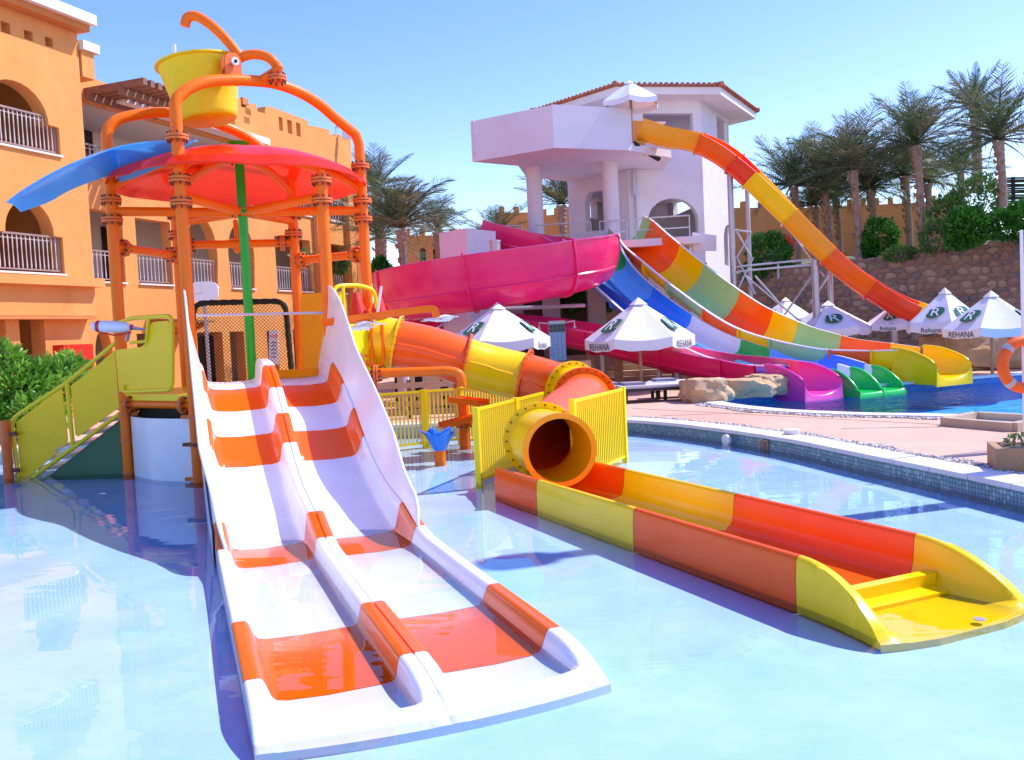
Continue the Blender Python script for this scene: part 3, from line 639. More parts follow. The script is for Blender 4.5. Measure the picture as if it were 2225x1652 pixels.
# side beams lower down
for a,b,za,zb,r in (('L','BL',3.62,3.60,.07),('BL','BR',3.78,3.78,.07),('BR','R',3.46,3.44,.07),('FL','L',1.18,1.18,.06),('FR','R',1.15,1.15,.06),('BL','BR',1.2,1.2,.06)):
    A_,B_=at(a,za),at(b,zb); mb=MB(); mb.tube([A_,B_],r,14); mb.build('side_beam',M_OR,ps)
    t=(B_-A_).normalized(); fl_obj(A_+t*.2,t,.14); fl_obj(B_-t*.2,t,.14)
mb=MB(); p=at('BL',3.78).lerp(at('BR',3.78),.5); mb.tube([p,p+Vector((0,0,.42))],.04,10); mb.disc(p+Vector((0,0,.07)),(0,0,1),.13,.03,14); mb.tube([p,p-Vector((0,0,.16))],[.09,.04],10); mb.build('spray_nozzle',M_OR,ps)
# ---- red petal roof
def canopy():
    mb=MB(); n=72; rings=[0,.2,.5,.9,1.25,1.55,1.78,1.93,1.99,2.0]; th=.025
    prof=lambda r:5.12-.50*(r/2.0)**2.3
    for side in (0,1):
        for q in rings:
            for j in range(n):
                a=2*math.pi*j/n; wv=abs(math.sin(a*3+.35))**.5     # six petals with creased joints
                rr=q*(1-.06*(1-wv)**3*(q/2)); z=prof(q)+.06*(wv-.5)*(q/2)**1.5+(-.06 if q>1.95 else 0)-th*side
                mb.v.append(Vector((PC['G'].x+rr*math.cos(a),PC['G'].y+rr*math.sin(a),z)))
    k=len(rings)*n
    for s in (0,1):
        for i in range(len(rings)-1):
            for j in range(n): f=(s*k+i*n+j,s*k+i*n+(j+1)%n,s*k+(i+1)*n+(j+1)%n,s*k+(i+1)*n+j); mb.f.append(f); mb.m.append(0)
    i=len(rings)-1
    for j in range(n): mb.f.append((i*n+j,i*n+(j+1)%n,k+i*n+(j+1)%n,k+i*n+j)); mb.m.append(0)
    return mb
rc=M_RED.node_tree; rb=rc.nodes['Principled BSDF']; tl=rc.nodes.new('ShaderNodeBsdfTranslucent'); tl.inputs[0].default_value=(1,.16,.05,1); ms=rc.nodes.new('ShaderNodeMixShader'); ms.inputs[0].default_value=.5
rc.links.new(rb.outputs[0],ms.inputs[1]); rc.links.new(tl.outputs[0],ms.inputs[2]); rc.links.new(ms.outputs[0],rc.nodes['Material Output'].inputs[0])
canopy().build('petal_roof',M_RED,ps,50)
rc=M_BL.node_tree; rb=rc.nodes['Principled BSDF']; tl=rc.nodes.new('ShaderNodeBsdfTranslucent'); tl.inputs[0].default_value=(.2,.7,1,1); ms=rc.nodes.new('ShaderNodeMixShader'); ms.inputs[0].default_value=.5
rc.links.new(rb.outputs[0],ms.inputs[1]); rc.links.new(tl.outputs[0],ms.inputs[2]); rc.links.new(ms.outputs[0],rc.nodes['Material Output'].inputs[0])
# ---- blue leaf wing, drooping away to the left
near=[V(430,304,13.6),V(330,307,13.0),V(262,317,12.8),V(220,331,12.7),V(160,353,12.5),V(100,382,12.4),V(50,412,12.3),V(14,438,12.3)]
far=[V(385,346,13.3),V(385,346,13.5),V(264,393,13.9),V(262,373,14.0),V(205,390,13.6),V(150,412,13.3),V(105,437,13.0),V(45,458,12.5)]
N_=catmull(near,5); F_=catmull(far,5); mb=MB(); K=9
for s in (0,1):
    for a,b in zip(N_,F_):
        for j in range(K):
            t=j/(K-1); p=a.lerp(b,t); p=p+Vector((0,0,.20*math.sin(math.pi*t)*(a-b).length*.6-.02*s)); mb.v.append(p)
n=len(N_)
for s in (0,1):
    for i in range(n-1):
        for j in range(K-1): q=s*n*K+i*K+j; mb.f.append((q,q+1,q+K+1,q+K)); mb.m.append(0)
for i in range(n-1):
    for j in (0,K-1): q=i*K+j; mb.f.append((q,q+K,n*K+q+K,n*K+q)); mb.m.append(0)
mb.build('leaf_wing',M_BL,ps,50)
# ---- tipping bucket with bracket
ax_=Vector((-.13,0,1)).normalized(); bc=Vector((-4.50,14.1,5.50)); 
tb_=MB(); n=44; u_=Vector((1,0,.13)).normalized(); w_=ax_.cross(u_)
prof=[(0,0),(.40,0),(.425,.02),(.44,.08),(.60,.84),(.645,.85),(.645,.88),(.59,.88),(.43,.08),(.40,.04),(0,.04)]
for r_,h_ in prof:
    for j in range(n): a=2*math.pi*j/n; tb_.v.append(bc+ax_*h_+(u_*math.cos(a)+w_*math.sin(a))*max(r_,.001))
for i in range(len(prof)-1):
    for j in range(n): tb_.f.append((i*n+j,i*n+(j+1)%n,(i+1)*n+(j+1)%n,(i+1)*n+j)); tb_.m.append(0)
bk=tb_.build('bucket',gel('bucket_yellow',(.86,.62,.004),rough=.4,coat=.1),ps,40)
pv=Vector((*PC['FL'].lerp(PC['R'],.30).xy,6.2)); uu=(PC['R']-PC['FL']).normalized(); nn_=Vector((-uu.y,uu.x,0))
mb=MB(); 
for off in (.0,.12):
    c=pv+nn_*off-Vector((0,0,.0)); pts=[c+uu*x+Vector((0,0,z)) for x,z in ((-.13,-.30),(.13,-.30),(.13,.03),(.10,.10),(.05,.14),(-.05,.14),(-.10,.10),(-.13,.03))]; mb.plate(pts,-nn_,.03)
mb.box(pv+nn_*.06-Vector((0,0,.27)),(.28,.18,.04),rz=math.atan2(uu.y,uu.x)); bk2=mb.build('bucket_bracket',M_FL,ps,30)
mb=MB(); mb.tube([pv-nn_*.05,pv+nn_*.7],.035,10); mb.build('pivot_axle',M_STL,ps); mb=MB(); mb.disc(pv-nn_*.05,nn_,.06,.03,14,0); mb.disc(pv-nn_*.07,nn_,.025,.02,10,1); mb.build('axle_cap',[M_WP,M_BLK],ps)
mb=MB(); mb.tube([V(378,97,15.5),V(379,150,15.5)],.035,8); mb.build('vent_pipe',M_WP,ps)
# ---- filler pipe over the bucket
fp=[Vector((*PC['FL'].lerp(PC['R'],.44).xy,6.0)),V(603,152,13.75)]+[V(u,v,13.8) for u,v in ((598,140),(585,127),(566,120),(545,119),(527,124),(508,134),(494,146))]
mb=MB(); mb.tube(catmull(fp,4),.072,14); mb.build('filler_pipe',M_OR,ps)
mb=MB(); mb.tube(catmull([V(u,v,13.8) for u,v in ((522,125),(505,103),(485,80),(462,58),(447,47),(432,38),(420,35),(409,38),(404,46),(402,57))],3),.074,14); mb.tube([V(403,52,13.8),V(402,58,13.8)],.066,12); mb.build('spout_pipe',M_OR,ps)
fl_obj(V(602,171,13.75),(0,0,1),.14)
# ---- platform, drum panels
hexp=[PC[k] for k in ('L','FL','FR','R','BR','BL')]
mb=MB(); mb.prism([(p-PC['G'])*1.02+PC['G'] for p in hexp],1.24,1.34); mb.build('platform',M_YEB,ps,30)
def drum(a,b,z0,z1,bul,name='drum_panel'):
    A_,B_=PC[a],PC[b]; t=(B_-A_).normalized(); nr=Vector((t.y,-t.x,0)); 
    if nr.dot(A_-PC['G'])<0: nr=-nr
    A2=A_+t*.14; B2=B_-t*.02; mb=MB(); n=14; L=[]
    for i in range(n+1):
        s=i/n; p=A2.lerp(B2,s)+nr*bul*math.sin(math.pi*s)**.8; L.append(p)
    for s_ in (0,.02):
        for p in L: mb.v+= [Vector((*(p-nr*s_).xy,z0)),Vector((*(p-nr*s_).xy,z1))]
    m=2*(n+1)
    for i in range(n):
        for k in (0,m): mb.f.append((k+2*i,k+2*i+2,k+2*i+3,k+2*i+1)); mb.m.append(0)
        mb.f.append((2*i+1,2*i+3,m+2*i+3,m+2*i+1)); mb.m.append(0)
    return mb.build(name,M_WH,ps,50)
drum('L','FL',-.01,.99,.16); drum('FR','R',-.01,1.02,.16); drum('BL','L',-.01,1.0,.16)
mb=MB(); mb.prism([(p-PC['G'])*.90+PC['G'] for p in hexp],0,1.235); mb.build('platform_core',M_BLK,ps,30)
for z in (1.02,.12,.62): 
    for k in('L','FL','FR'): 
        mb=MB(); mb.ring(at(k,z),(0,0,1),.105,.08,.05,16); mb.box(at(k,z)+Vector((.13 if k!='FL' else -.13,0,0)),(.14,.05,.05)); mb.build('clamp',M_BOLT if k=='FL' and z==.62 else M_FL,ps,30)
# ---- stair with side panels
S0=Vector((-6.12,14.0,0)); S1=G(25,1047,0); st_d=(S1-S0).normalized(); st_n=Vector((st_d.y,-st_d.x,0))
if st_n.y>0: st_n=-st_n
def SP(u,v,off=0): p=PL(u,v,S0,st_n); return p+st_n*off
def panel_ring(pts,r=.03,name='rail_tube',m=M_YEB):
    mb=MB(); P=[Vector(p) for p in pts]; mb.tube(fillet(P,.12),r,10); return mb.build(name,m,ps)
def P_(u,v): return SP(u,v,.03)
panel_ring([P_(262,738),P_(150,830),P_(34,906),P_(28,925),P_(44,1046)],.034)
panel_ring([P_(148,831),P_(161,968)],.034); panel_ring([P_(262,899),P_(67,1042)],.034)
def sidep(pts):
    mb=MB(); mb.plate([SP(u,v,.03) for u,v in pts],st_n,.02); return mb.build('side_panel',M_YED,ps,None)
sidep([(38,917),(136,842),(149,955),(146,966),(74,1028),(56,1042),(48,1040)])
sidep([(156,838),(205,801),(260,754),(263,884),(172,948),(166,945)])
mb=MB(); mb.plate([SP(84,1049,-.06),SP(262,908,-.06),SP(268,1049,-.06)],st_n,.04); mb.build('skirt_panel',M_GRD,ps,None)
for i in range(6):
    t=(i+.5)/6; mb=MB(); p=lerp(S1,S0,.2+.8*t); z=lerp(.1,1.2,t); mb.box(Vector((p.x,p.y,z))-st_n*.5,(.34,.9,.05),rz=math.atan2(st_d.y,st_d.x)); mb.build('step',M_WH,ps,20)
back=lambda p:p-st_n*1.0
panel_ring([back(P_(262,738)),back(P_(150,830)),back(P_(34,906)),back(P_(28,925)),back(P_(44,1046))],.034)
mb=MB(); a=G(20,1050,0); mb.tube([a,Vector((a.x,a.y,.99))],.075,14); mb.build('newel_post',M_FL,ps)
for z in (.2,.78): 
    mb=MB(); mb.box(Vector((a.x+.1,a.y,z)),(.14,.06,.06)); mb.build('clamp',M_BOLT,ps,30)
# stickers on the side panels
for u,v in ((322*.7413,440*2.2),(118,985),(213,795*1.0+22)):
    pass
text('SPLASH',.055,M_STL,ps,basis(SP(131,975,.035),(SP(140,970)-SP(122,979)),(0,0,1)),name='panel_lettering')
# ---- yellow guard on the platform between left posts
gA,gB=PC['L'],PC['FL']; gn=(gB-gA).normalized(); gn=Vector((gn.y,-gn.x,0)); 
if gn.y>0: gn=-gn
def GP(u,v,o=.12): return PL(u,v,gA,gn)+gn*o
mb=MB(); mb.tube(fillet([GP(268,703),GP(300,692),GP(390,686),GP(391,846),GP(285,851),GP(284,835)],.14),.032,12); mb.tube([GP(338,692),GP(336,722),GP(334,741),GP(300,745)],.026,10); mb.build('guard_frame',M_YEB,ps)
mb=MB(); mb.plate([GP(264,760,.1),GP(333,752,.1),GP(338,708,.1),(GP(345,700,.1)),GP(376,697,.1),GP(381,703,.1),GP(386,841,.1),GP(272,850,.1)],gn,.02); mb.build('guard_panel',M_YED,ps,None)
# water cannon
cg=V(288,712,13.3); cl=V(200,709,13.3); d=(cg-cl); mb=MB()
P=[cl+d*t for t in (0,.03,.12,.13,.16,.2,.22,.3,.6,.8,.93,.98,1)]; mb.tube(P,[.05,.065,.07,.072,.078,.085,.082,.09,.088,.075,.055,.03,.012],18); cn=mb.build('water_cannon',M_WH,ps,40)
mb=MB(); mb.ring(cl+d*.17,d,.087,.07,.05,20); mb.ring(cl+d*.97,d,.045,.02,.03,16); mb.tube([V(218,723,13.28),V(250,729,13.28),V(285,722,13.28)],.013,8); mb.build('cannon_band',M_RD,cn)
mb=MB(); mb.tube([V(288,713,13.3),V(326,718,13.4)],[.03,.012],8); mb.tube([V(280,722,13.4),V(276,740,13.5)],.03,8); mb.build('cannon_mount',M_STL,cn)
# ---- net screen at the back of the platform
nA=PC['BL']; nd=(PC['BR']-PC['BL']).normalized(); nn2=Vector((nd.y,-nd.x,0))
def NP(u,v,o=.1): return PL(u,v,nA,nn2)+nn2*o
mb=MB(); fr=fillet([NP(424,812),NP(421,660),NP(620,655),NP(634,812)],.2)
rr=resample(fr,.035); mb.tube(rr,[.045+.012*((i*7919)%5)/5 for i in range(len(rr))],9); ns=mb.build('net_frame',M_BLK,ps)
a0_,b0_=NP(427,664),NP(622,660); wd=(b0_-a0_).length; zt=(a0_.z+b0_.z)/2; zb=1.35; ex=(b0_-a0_).normalized(); ex.z=0; ex.normalize(); mb=MB(); H_=zt-zb; sp_=.062
k=-H_
while k<wd:
    for sg in (1,-1):
        x0,x1=max(0,k),min(wd,k+H_); 
        if x1>x0:
            z0,z1=(x0-k),(x1-k)
            if sg<0: x0,x1=wd-x0,wd-x1
            mb.beam(a0_+ex*x0+Vector((0,0,zb+z0-a0_.z)),a0_+ex*x1+Vector((0,0,zb+z1-a0_.z)),.007,.007)
    k+=sp_*1.0
o=mb.build('net',M_BLK,ps,None); o['kind']='stuff'
# ---- amber panel, right guard, red cones
mb=MB(); mb.plate([V(652,640,15.1),V(704,636,14.5),V(708,800,14.5),V(656,806,15.1)],(0,-1,0),.12); mb.build('amber_panel',M_YO,ps,20)
rA,rB=PC['FR'],PC['R']; rn=(rB-rA).normalized(); rn=Vector((rn.y,-rn.x,0))
if rn.x<0: rn=-rn
def RP(u,v,Y): return V(u,v,Y)
mb=MB(); mb.tube(fillet([RP(726,800,14.0),RP(722,622,14.0),RP(782,620,14.4),RP(815,632,14.8),RP(826,800,14.9)],.18),.035,12); mb.tube([RP(745,622,14.1),RP(748,700,14.1)],.028,10); mb.tube([RP(725,776,14.0),RP(832,782,14.9)],.03,10); mb.tube([RP(728,800,14.0),RP(835,802,14.9)],.045,10); mb.build('guard_frame',M_YEB,ps)
mb=MB(); mb.plate([RP(729,634,14.05),RP(742,634,14.15),RP(743,700,14.15),RP(733,700,14.05)],(0,-1,0),.03); mb.plate([RP(731,704,14.1),RP(822,704,14.8),RP(825,770,14.8),RP(736,770,14.1)],(0,-1,0),.03); mb.build('guard_panel',gel('sun_yellow',(.90,.78,.004)),ps,20)
mb=MB()
for u0,u1,u2 in ((772,762,800),(822,806,840)): mb.tube([RP(u0,636 if u0<800 else 640,14.9),RP((u1+u2)/2,690,14.9)],[.05,.16],12)
mb.build('cone',M_RD,ps)
mb=MB(); mb.tube([RP(828,622,14.4),RP(818,692,14.4)],.022,8); mb.build('white_rod',M_WP,ps)
mb=MB(); mb.tube([RP(806,706,14.6),RP(808,800,14.6)],.03,10); mb.tube(fillet([RP(829,706,14.6),RP(834,780,14.6),RP(824,800,14.6),RP(812,808,14.6)],.12),.03,10); mb.build('cannon_stand',M_OR,ps)
# ---- side arms: open trough and bent pipe
tA,tB=V(700,700,12.9),V(930,669,13.2); T=(tB-tA).normalized(); S=T.cross(Vector((0,0,1))).normalized(); mb=MB(); n=12; TL=fillet([tA,tB,tB+T*.10-Vector((0,0,.02)),tB+T*.14-Vector((0,0,.20))],.12,6)
for side in (0,1):
    rr=.088-.012*side
    for i,p in enumerate(TL):
        Ti=(TL[min(i+1,len(TL)-1)]-TL[max(i-1,0)]).normalized(); N=S.cross(Ti)
        for j in range(n+1): a=math.pi*(1.12*j/n+.94); mb.v.append(p+S*math.cos(a)*rr+N*math.sin(a)*rr+N*.02)
m0=len(TL)*(n+1)
for side in (0,1):
    for i in range(len(TL)-1):
        for j in range(n): q=side*m0+i*(n+1)+j; mb.f.append((q,q+1,q+n+2,q+n+1)); mb.m.append(0)
for i in range(len(TL)-1):
    for j in (0,n): q=i*(n+1)+j; mb.f.append((q,q+n+1,m0+q+n+1,m0+q)); mb.m.append(0)
mb.ring(tA.lerp(tB,.45),T,.10,.088,.03,20); mb.build('water_trough',M_OR,ps,50)
mb=MB(); p=V(810,812,14.3); e=V(975,806,14.2); mb.tube(fillet([p,e,V(1000,812,14.2),V(1004,840,14.2)],.28,7),.075,14); mb.build('spill_pipe',M_OR,ps); fl_obj(V(818,812,14.3),(1,0,0),.14)
mb=MB(); mb.tube([V(760,822,14.0),V(812,812,14.3)],.06,12); mb.build('side_beam',M_OR,ps)
# steel grab bar over the slide entry
gb=MB(); gb.tube([V(426,686,12.6),V(703,680,12.9)],.019,8); gb.build('grab_bar',M_STL,ps)
# splashes pouring off the arms
def splash(c,sx_,sz_,name,label,sd):
    rnd=random.Random(sd); mb=MB()
    for i in range(26):
        t=rnd.uniform(-1,1); p=c+Vector((t*sx_,rnd.uniform(-.06,.06),rnd.uniform(-.5,.5)*sz_*(1-abs(t))+.02*t)); l=rnd.uniform(.04,.12); mb.tube([p-Vector((l,0,.01)),p,p+Vector((l,0,-.005))],[.004,rnd.uniform(.012,.028)*(1.2-abs(t)),.004],7)
    o=mb.build(name,mat('foam_white',(.86,.88,.9),.3,spec=.6),None,60); tag(o,label,'water'); o['kind']='stuff'
splash(V(955,692,13.2),.20,.12,'water_splash','white burst of water below the end of the orange trough',3)
splash(V(795,709,13.0),.26,.14,'water_splash','white sheet of water spilling in front of the yellow guard',4)
# ================================================================ SPLASH TOYS
bt=thing('blue_shell_fountain','blue shell shaped spray cup on a short orange stem in the splash pool','fountain',G(957,1014,0))
c=G(957,1012,0); mb=MB(); mb.tube([c,c+Vector((0,0,.24))],.085,14); mb.build('stem',M_OR,bt)
mb=MB(); n=48; prof=[(.05,.20),(.10,.26),(.15,.36),(.20,.48),(.26,.53)]
for s in (0,1):
    for q,(r_,z_) in enumerate(prof):
        for j in range(n):
            a=2*math.pi*j/n; f=1+.22*math.cos(a*6)*(q/4); mb.v.append(c+Vector((math.cos(a)*(r_*f-.015*s),math.sin(a)*(r_*f-.015*s),z_+.04*math.cos(a*6)*(q/4)+.01*s)))
k=len(prof)*n
for s in (0,1):
    for i in range(len(prof)-1):
        for j in range(n): mb.f.append((s*k+i*n+j,s*k+i*n+(j+1)%n,s*k+(i+1)*n+(j+1)%n,s*k+(i+1)*n+j)); mb.m.append(0)
mb.build('shell_cup',M_BLP,bt,50)
of=thing('orange_trough_fountain','orange post with two tilted spill troughs inside the yellow fence','fountain',G(1011,976,0))
c=G(1011,976,0); mb=MB(); mb.tube([c,c+Vector((0,0,.92))],.10,14); mb.build('post',M_OR,of)
for (a,b) in ((V(958,930,15.3),V(1045,908,15.6)),(V(985,872,15.8),V(1050,880,15.2))):
    mb=MB(); T=(b-a).normalized(); S=T.cross(Vector((0,0,1))).normalized(); mb.beam(a,b,.26,.025); mb.beam(a+S*.13+Vector((0,0,.04)),b+S*.13+Vector((0,0,.04)),.02,.1); mb.beam(a-S*.13+Vector((0,0,.04)),b-S*.13+Vector((0,0,.04)),.02,.1); mb.build('spill_trough',M_OR,of,20)
mb=MB(); flange(mb,c+Vector((0,0,.45)),(0,0,1),.16,.03,8); mb.build('pipe_flange',[M_OR,M_BOLT],of)
# ================================================================ YELLOW FENCES
barm=None
def fence(A_,B_,h,label,post=(1,1),step=.075):
    global barm
    A_=Vector(A_); B_=Vector(B_); f=thing('yellow_fence',label,'fence',(A_.x,A_.y,0),'yellow bar fences of the splash pool'); T=(B_-A_).normalized()
    if barm is None:
        mb=MB(); mb.box((0,0,.5),(.024,.024,1)); barm=mesh_of(mb,'bar',M_YF,None)
    for z in (.10,h-.02):
        mb=MB(); mb.beam(A_+Vector((0,0,z)),B_+Vector((0,0,z)),.04,.04); mb.build('rail',M_YF,f,None)
    for k,p in enumerate((A_,B_)):
        if post[k]: mb=MB(); mb.box(p+Vector((0,0,h/2+.005)),(.075,.075,h+.02),rz=math.atan2(T.y,T.x)); mb.build('post',M_YF,f,20)
    L=(B_-A_).length; n=int(L/step)
    for i in range(1,n): piece('bar',barm,f,(A_+T*(L*i/n)+Vector((0,0,.08))),(0,0,math.atan2(T.y,T.x)),(1,1,h-.11))
M_YF=gel('fence_yellow',(.93,.70,.004),rough=.45,coat=.1,bump=.0)
fA=G(1042,1062,0); fB=G(1190,985,0); fB=Vector((.60,14.6,0))
fence(fA,fA.lerp(fB,.47),1.05,'near panel of the yellow fence left of the tube mouth'); fence(fA.lerp(fB,.49),fB,1.05,'farther panel of the yellow fence running behind the tube mouth')
fA2=V(1243,868,11.4); fB2=V(1352,848,13.3); fence((fA2.x,fA2.y,0),(fB2.x,fB2.y,0),1.12,'short yellow fence panel right of the tube elbow')
fence((-2.36,15.75,0),(-1.62,16.15,0),1.05,'yellow fence panel touching the white drum panel'); fence((-1.58,16.17,0),(-1.0,16.5,0),1.05,'narrow yellow fence panel behind the blue shell fountain')
fence((-.96,16.5,0),(.62,14.72,0),1.05,'long yellow fence panel passing under the tube slide')
# ================================================================ TWIN LANE SLIDE
tw=thing('twin_lane_slide','wide white twin lane slide with orange bands running down to the near pool','water slide',(-.42,4.52,0))
SD=Vector((-.35,.937,0)).normalized(); SPV=Vector((.937,.35,0)).normalized(); SO=Vector((-.42,4.52,0))
XS=[0,3.9,4.35,4.8,5.4,6.0,6.6,7.1,7.6,8.1,8.5,9.0,9.4]; ZS=[.03,.03,.05,.11,.25,.45,.72,.98,1.20,1.38,1.47,1.50,1.50]
HS=[.09,.14,.15,.15,.19,.30,.27,.27,.29,.3]; HX=[0,.25,.6,3.5,3.85,4.5,5.4,6.4,7.4,9.4]
prof=[]   # (t, h-frac, flat) cross section: t across, k = share of the ridge height
ed=[(-.95,.72),(-.945,.95),(-.93,1.0),(-.87,1.0),(-.85,.94),(-.835,.7),(-.81,.3),(-.78,.08),(-.72,.0),(-.5,-.06),(-.2,-.02),(-.14,.015),(-.115,.10),(-.104,.35),(-.094,.7),(-.082,.94),(-.058,1.0),(-.008,1.0),(-.004,.93)]
prof=ed+[(-t,k) for t,k in reversed(ed)]
def tw_pt(s,t,k,dz=0):
    z=smint(s,XS,ZS); z2=smint(s+.02,XS,ZS); z1=smint(s-.02,XS,ZS); th=math.atan((z2-z1)/.04)
    h=smint(s,HX,HS)
    if abs(t)<.2 and s>4.3: pass
    if s<.55:                                    # nose: rails sweep down, the sill lip rises
        q=max(0,s)/.55; h=.02+.13*math.sin(q*math.pi/2)**.9
        lip=.085*math.exp(-((s-.13)/.085)**2) if .06<abs(t)<.86 else 0
        z+=lip*(1 if k<.3 else max(0,1-k)); 
    nx=-math.sin(th); nz=math.cos(th); arcx=-.10*(1-(abs(t)/.95)**2)*max(0,1-s/.8)
    a=s+arcx+nx*h*k
    p=SO+SD*a+SPV*t; return Vector((p.x,p.y,z+nz*h*k+dz))
cuts=[0,.66,1.78,3.86,4.48,6.38,6.97,7.56,8.30,9.25]; cols=[M_WH,M_ORG,M_WH,M_ORG,M_WH,M_ORG,M_WH,M_ORG,M_WH]
for ci in range(len(cols)):
    a,b=cuts[ci],cuts[ci+1]; n=max(3,int((b-a)/(.05 if ci==0 else .12))); mb=MB(); K=len(prof)
    for i in range(n+1):
        s=lerp(a+(.004 if ci else 0),b-.004,i/n)
        for t,k in prof: mb.v.append(tw_pt(s,t,k))
    for i in range(n):
        for j in range(K-1): q=i*K+j; mb.f.append((q,q+1,q+K+1,q+K)); mb.m.append(0)
    # underside copy for thickness
    m0=len(mb.v)
    for i in range(n+1):
        s=lerp(a+(.004 if ci else 0),b-.004,i/n)
        for t,k in prof: mb.v.append(tw_pt(s,t*.985,k,-.022))
    for i in range(n):
        for j in range(K-1): q=m0+i*K+j; mb.f.append((q+K,q+K+1,q+1,q)); mb.m.append(0)
    for j in range(K-1):
        for i in (0,n): q=i*K+j; mb.f.append((q,q+1,m0+q+1,m0+q)); mb.m.append(0)
    for e in (0,K-1):
        for i in range(n): q=i*K+e; mb.f.append((q,q+K,m0+q+K,m0+q)); mb.m.append(0)
    mb.build('slide_section',cols[ci],tw,60)
# skirts to the pool floor: front edge and both sides
mb=MB(); n=30; fr=[tw_pt(0,lerp(-.95,.95,i/n),.0 ) for i in range(n+1)]
mb.v=[Vector((p.x,p.y,-.01)) for p in fr]+[Vector((p.x,p.y,p.z+.01)) for p in fr]; mb.f=[(i,i+1,n+2+i,n+1+i) for i in range(n)]; mb.m=[0]*n
for sg in (-1,1):
    b0=len(mb.v); ss=[i*.2 for i in range(0,24)]
    for s in ss:
        p=tw_pt(s,.95*sg,.85); mb.v+= [Vector((p.x,p.y,-.01)),p]
    for i in range(len(ss)-1): mb.f.append((b0+2*i,b0+2*i+2,b0+2*i+3,b0+2*i+1)); mb.m.append(0)
mb.build('skirt',M_WH,tw,60,recalc=False)
# the high side wings
WX=[3.86,3.95,4.1,4.4,4.67,5.27,6.17,6.7,7.25,7.7,8.1,8.5,8.9,9.1,9.3,9.42]; WZ=[.2,.34,.45,.56,.66,.95,1.42,1.66,1.92,2.24,2.5,2.68,2.79,2.82,2.80,2.62]
for sg in (-1,1):
    mb=MB(); K=7; n=46; ss=[lerp(3.86,9.42,i/n) for i in range(n+1)]
    for side in (0,1):
        for s in ss:
            base=tw_pt(max(s,4.0),.90*sg,.98); base2=SO+SD*s+SPV*.862*sg; zb_=smint(s,XS,ZS)+smint(s,HX,HS)*.93; zt_=max(zb_+.01,smint(s,WX,WZ)); zlow=zb_
            for j in range(K):
                t=j/(K-1); z=lerp(zlow,zt_,t); out=.14*math.sin(t*math.pi*.5)*min(1,(zt_-zb_)/.5)+.015*side
                p=base2+SPV*sg*out; mb.v.append(Vector((p.x,p.y,z)))
    m0=(n+1)*K
    for side in (0,1):
        for i in range(n):
            for j in range(K-1): q=side*m0+i*K+j; mb.f.append((q,q+1,q+K+1,q+K)); mb.m.append(0)
    for i in range(n):
        q=i*K+K-1; mb.f.append((q,q+K,m0+q+K,m0+q)); mb.m.append(0)
    rimp=[mb.v[i*K+K-1].lerp(mb.v[m0+i*K+K-1],.5) for i in range(n+1)]
    mb.tube(rimp,.017,8); wg=mb.build('side_wing',M_WH,tw,50)
    # outer flank below the wing
    mb=MB(); b=[]
    for s in ss:
        if s<4.2: continue
        p=SO+SD*s+SPV*.97*sg; zb_=smint(s,XS,ZS)+.02; b.append((Vector((p.x,p.y,max(.0,zb_-.28))),Vector((p.x,p.y,zb_+.25))))
    for i,(x,y) in enumerate(b): mb.v+=[x,y]
    for i in range(len(b)-1): mb.f.append((2*i,2*i+2,2*i+3,2*i+1)); mb.m.append(0)
    mb.build('flank',M_WH,tw,50,recalc=False)
# spray holes at the slide entry: two rows of small slots
mb=MB()
for t0 in (-.46,.46):
    for i in range(8): 
        for q in (0,.06): p=tw_pt(8.62+q,t0+(-.24+i*.07),0,.012); mb.box(p,(.03,.012,.006),rz=math.atan2(SPV.y,SPV.x))
mb.build('spray_slots',M_STL,tw,None)
# lift-up entry lip of right lane (amber) 
mb=MB(); a=tw_pt(9.0,.12,.0); b=tw_pt(9.0,.84,.0); mb.plate([a+Vector((0,0,.02)),b+Vector((0,0,.02)),b+Vector((0,0,.12))+SD*.2,a+Vector((0,0,.12))+SD*.2],(0,-.5,1),.03); mb.build('entry_lip',M_YO,tw,20)
# ================================================================ TUBE SLIDE WITH OPEN TROUGH
tu=thing('tube_slide','orange and yellow tube slide curling round to an open trough in the pool','water slide',(2.0,6.2,0))
TP=[V(862,748,15.0),V(930,762,15.0),V(1003,785,15.0),V(1070,804,15.1),V(1138,820,15.1),V(1200,838,14.9),V(1244,850,14.5),V(1270,858,13.9),V(1262,880,13.3),V(1228,908,12.65),V(1196,936,12.05),V(1176,956,11.45),Vector((.46,10.85,.62)),Vector((.52,10.46,.61))]
TPc=resample(catmull(TP,10),.06); cum=[0]
for i in range(1,len(TPc)): cum.append(cum[-1]+(TPc[i]-TPc[i-1]).length)
def nearest(p): return min(range(len(TPc)),key=lambda i:(TPc[i]-p).length)
ks=[0,nearest(TP[2]),nearest(TP[4]),nearest(TP[6]),nearest(TP[7]+Vector((-.0,-.25,0))),nearest(TP[11]),nearest(TP[12]+Vector((0,.0,0))),len(TPc)-1]
tc=[M_ORG,M_YE,M_ORG,M_YE,M_ORG,M_YE,M_YE]
RT=.405
FRM=frames(TPc)
def holl(mb,i0,i1,ro,ri,n=36):
    m=[]
    for i in range(i0,i1+1):
        p,T,S,N=FRM[i]
        for rr in (ro,ri):
            for j in range(n): a=2*math.pi*j/n; mb.v.append(p+(S*math.cos(a)+N*math.sin(a))*rr)
    L=i1-i0
    for i in range(L):
        for w_ in (0,1):
            for j in range(n):
                q=i*2*n+w_*n; f=(q+j,q+(j+1)%n,q+2*n+(j+1)%n,q+2*n+j); mb.f.append(f if w_ else tuple(reversed(f))); mb.m.append(0)
    for e in (0,L):
        for j in range(n): q=e*2*n; mb.f.append((q+j,q+(j+1)%n,q+n+(j+1)%n,q+n+j)); mb.m.append(0)
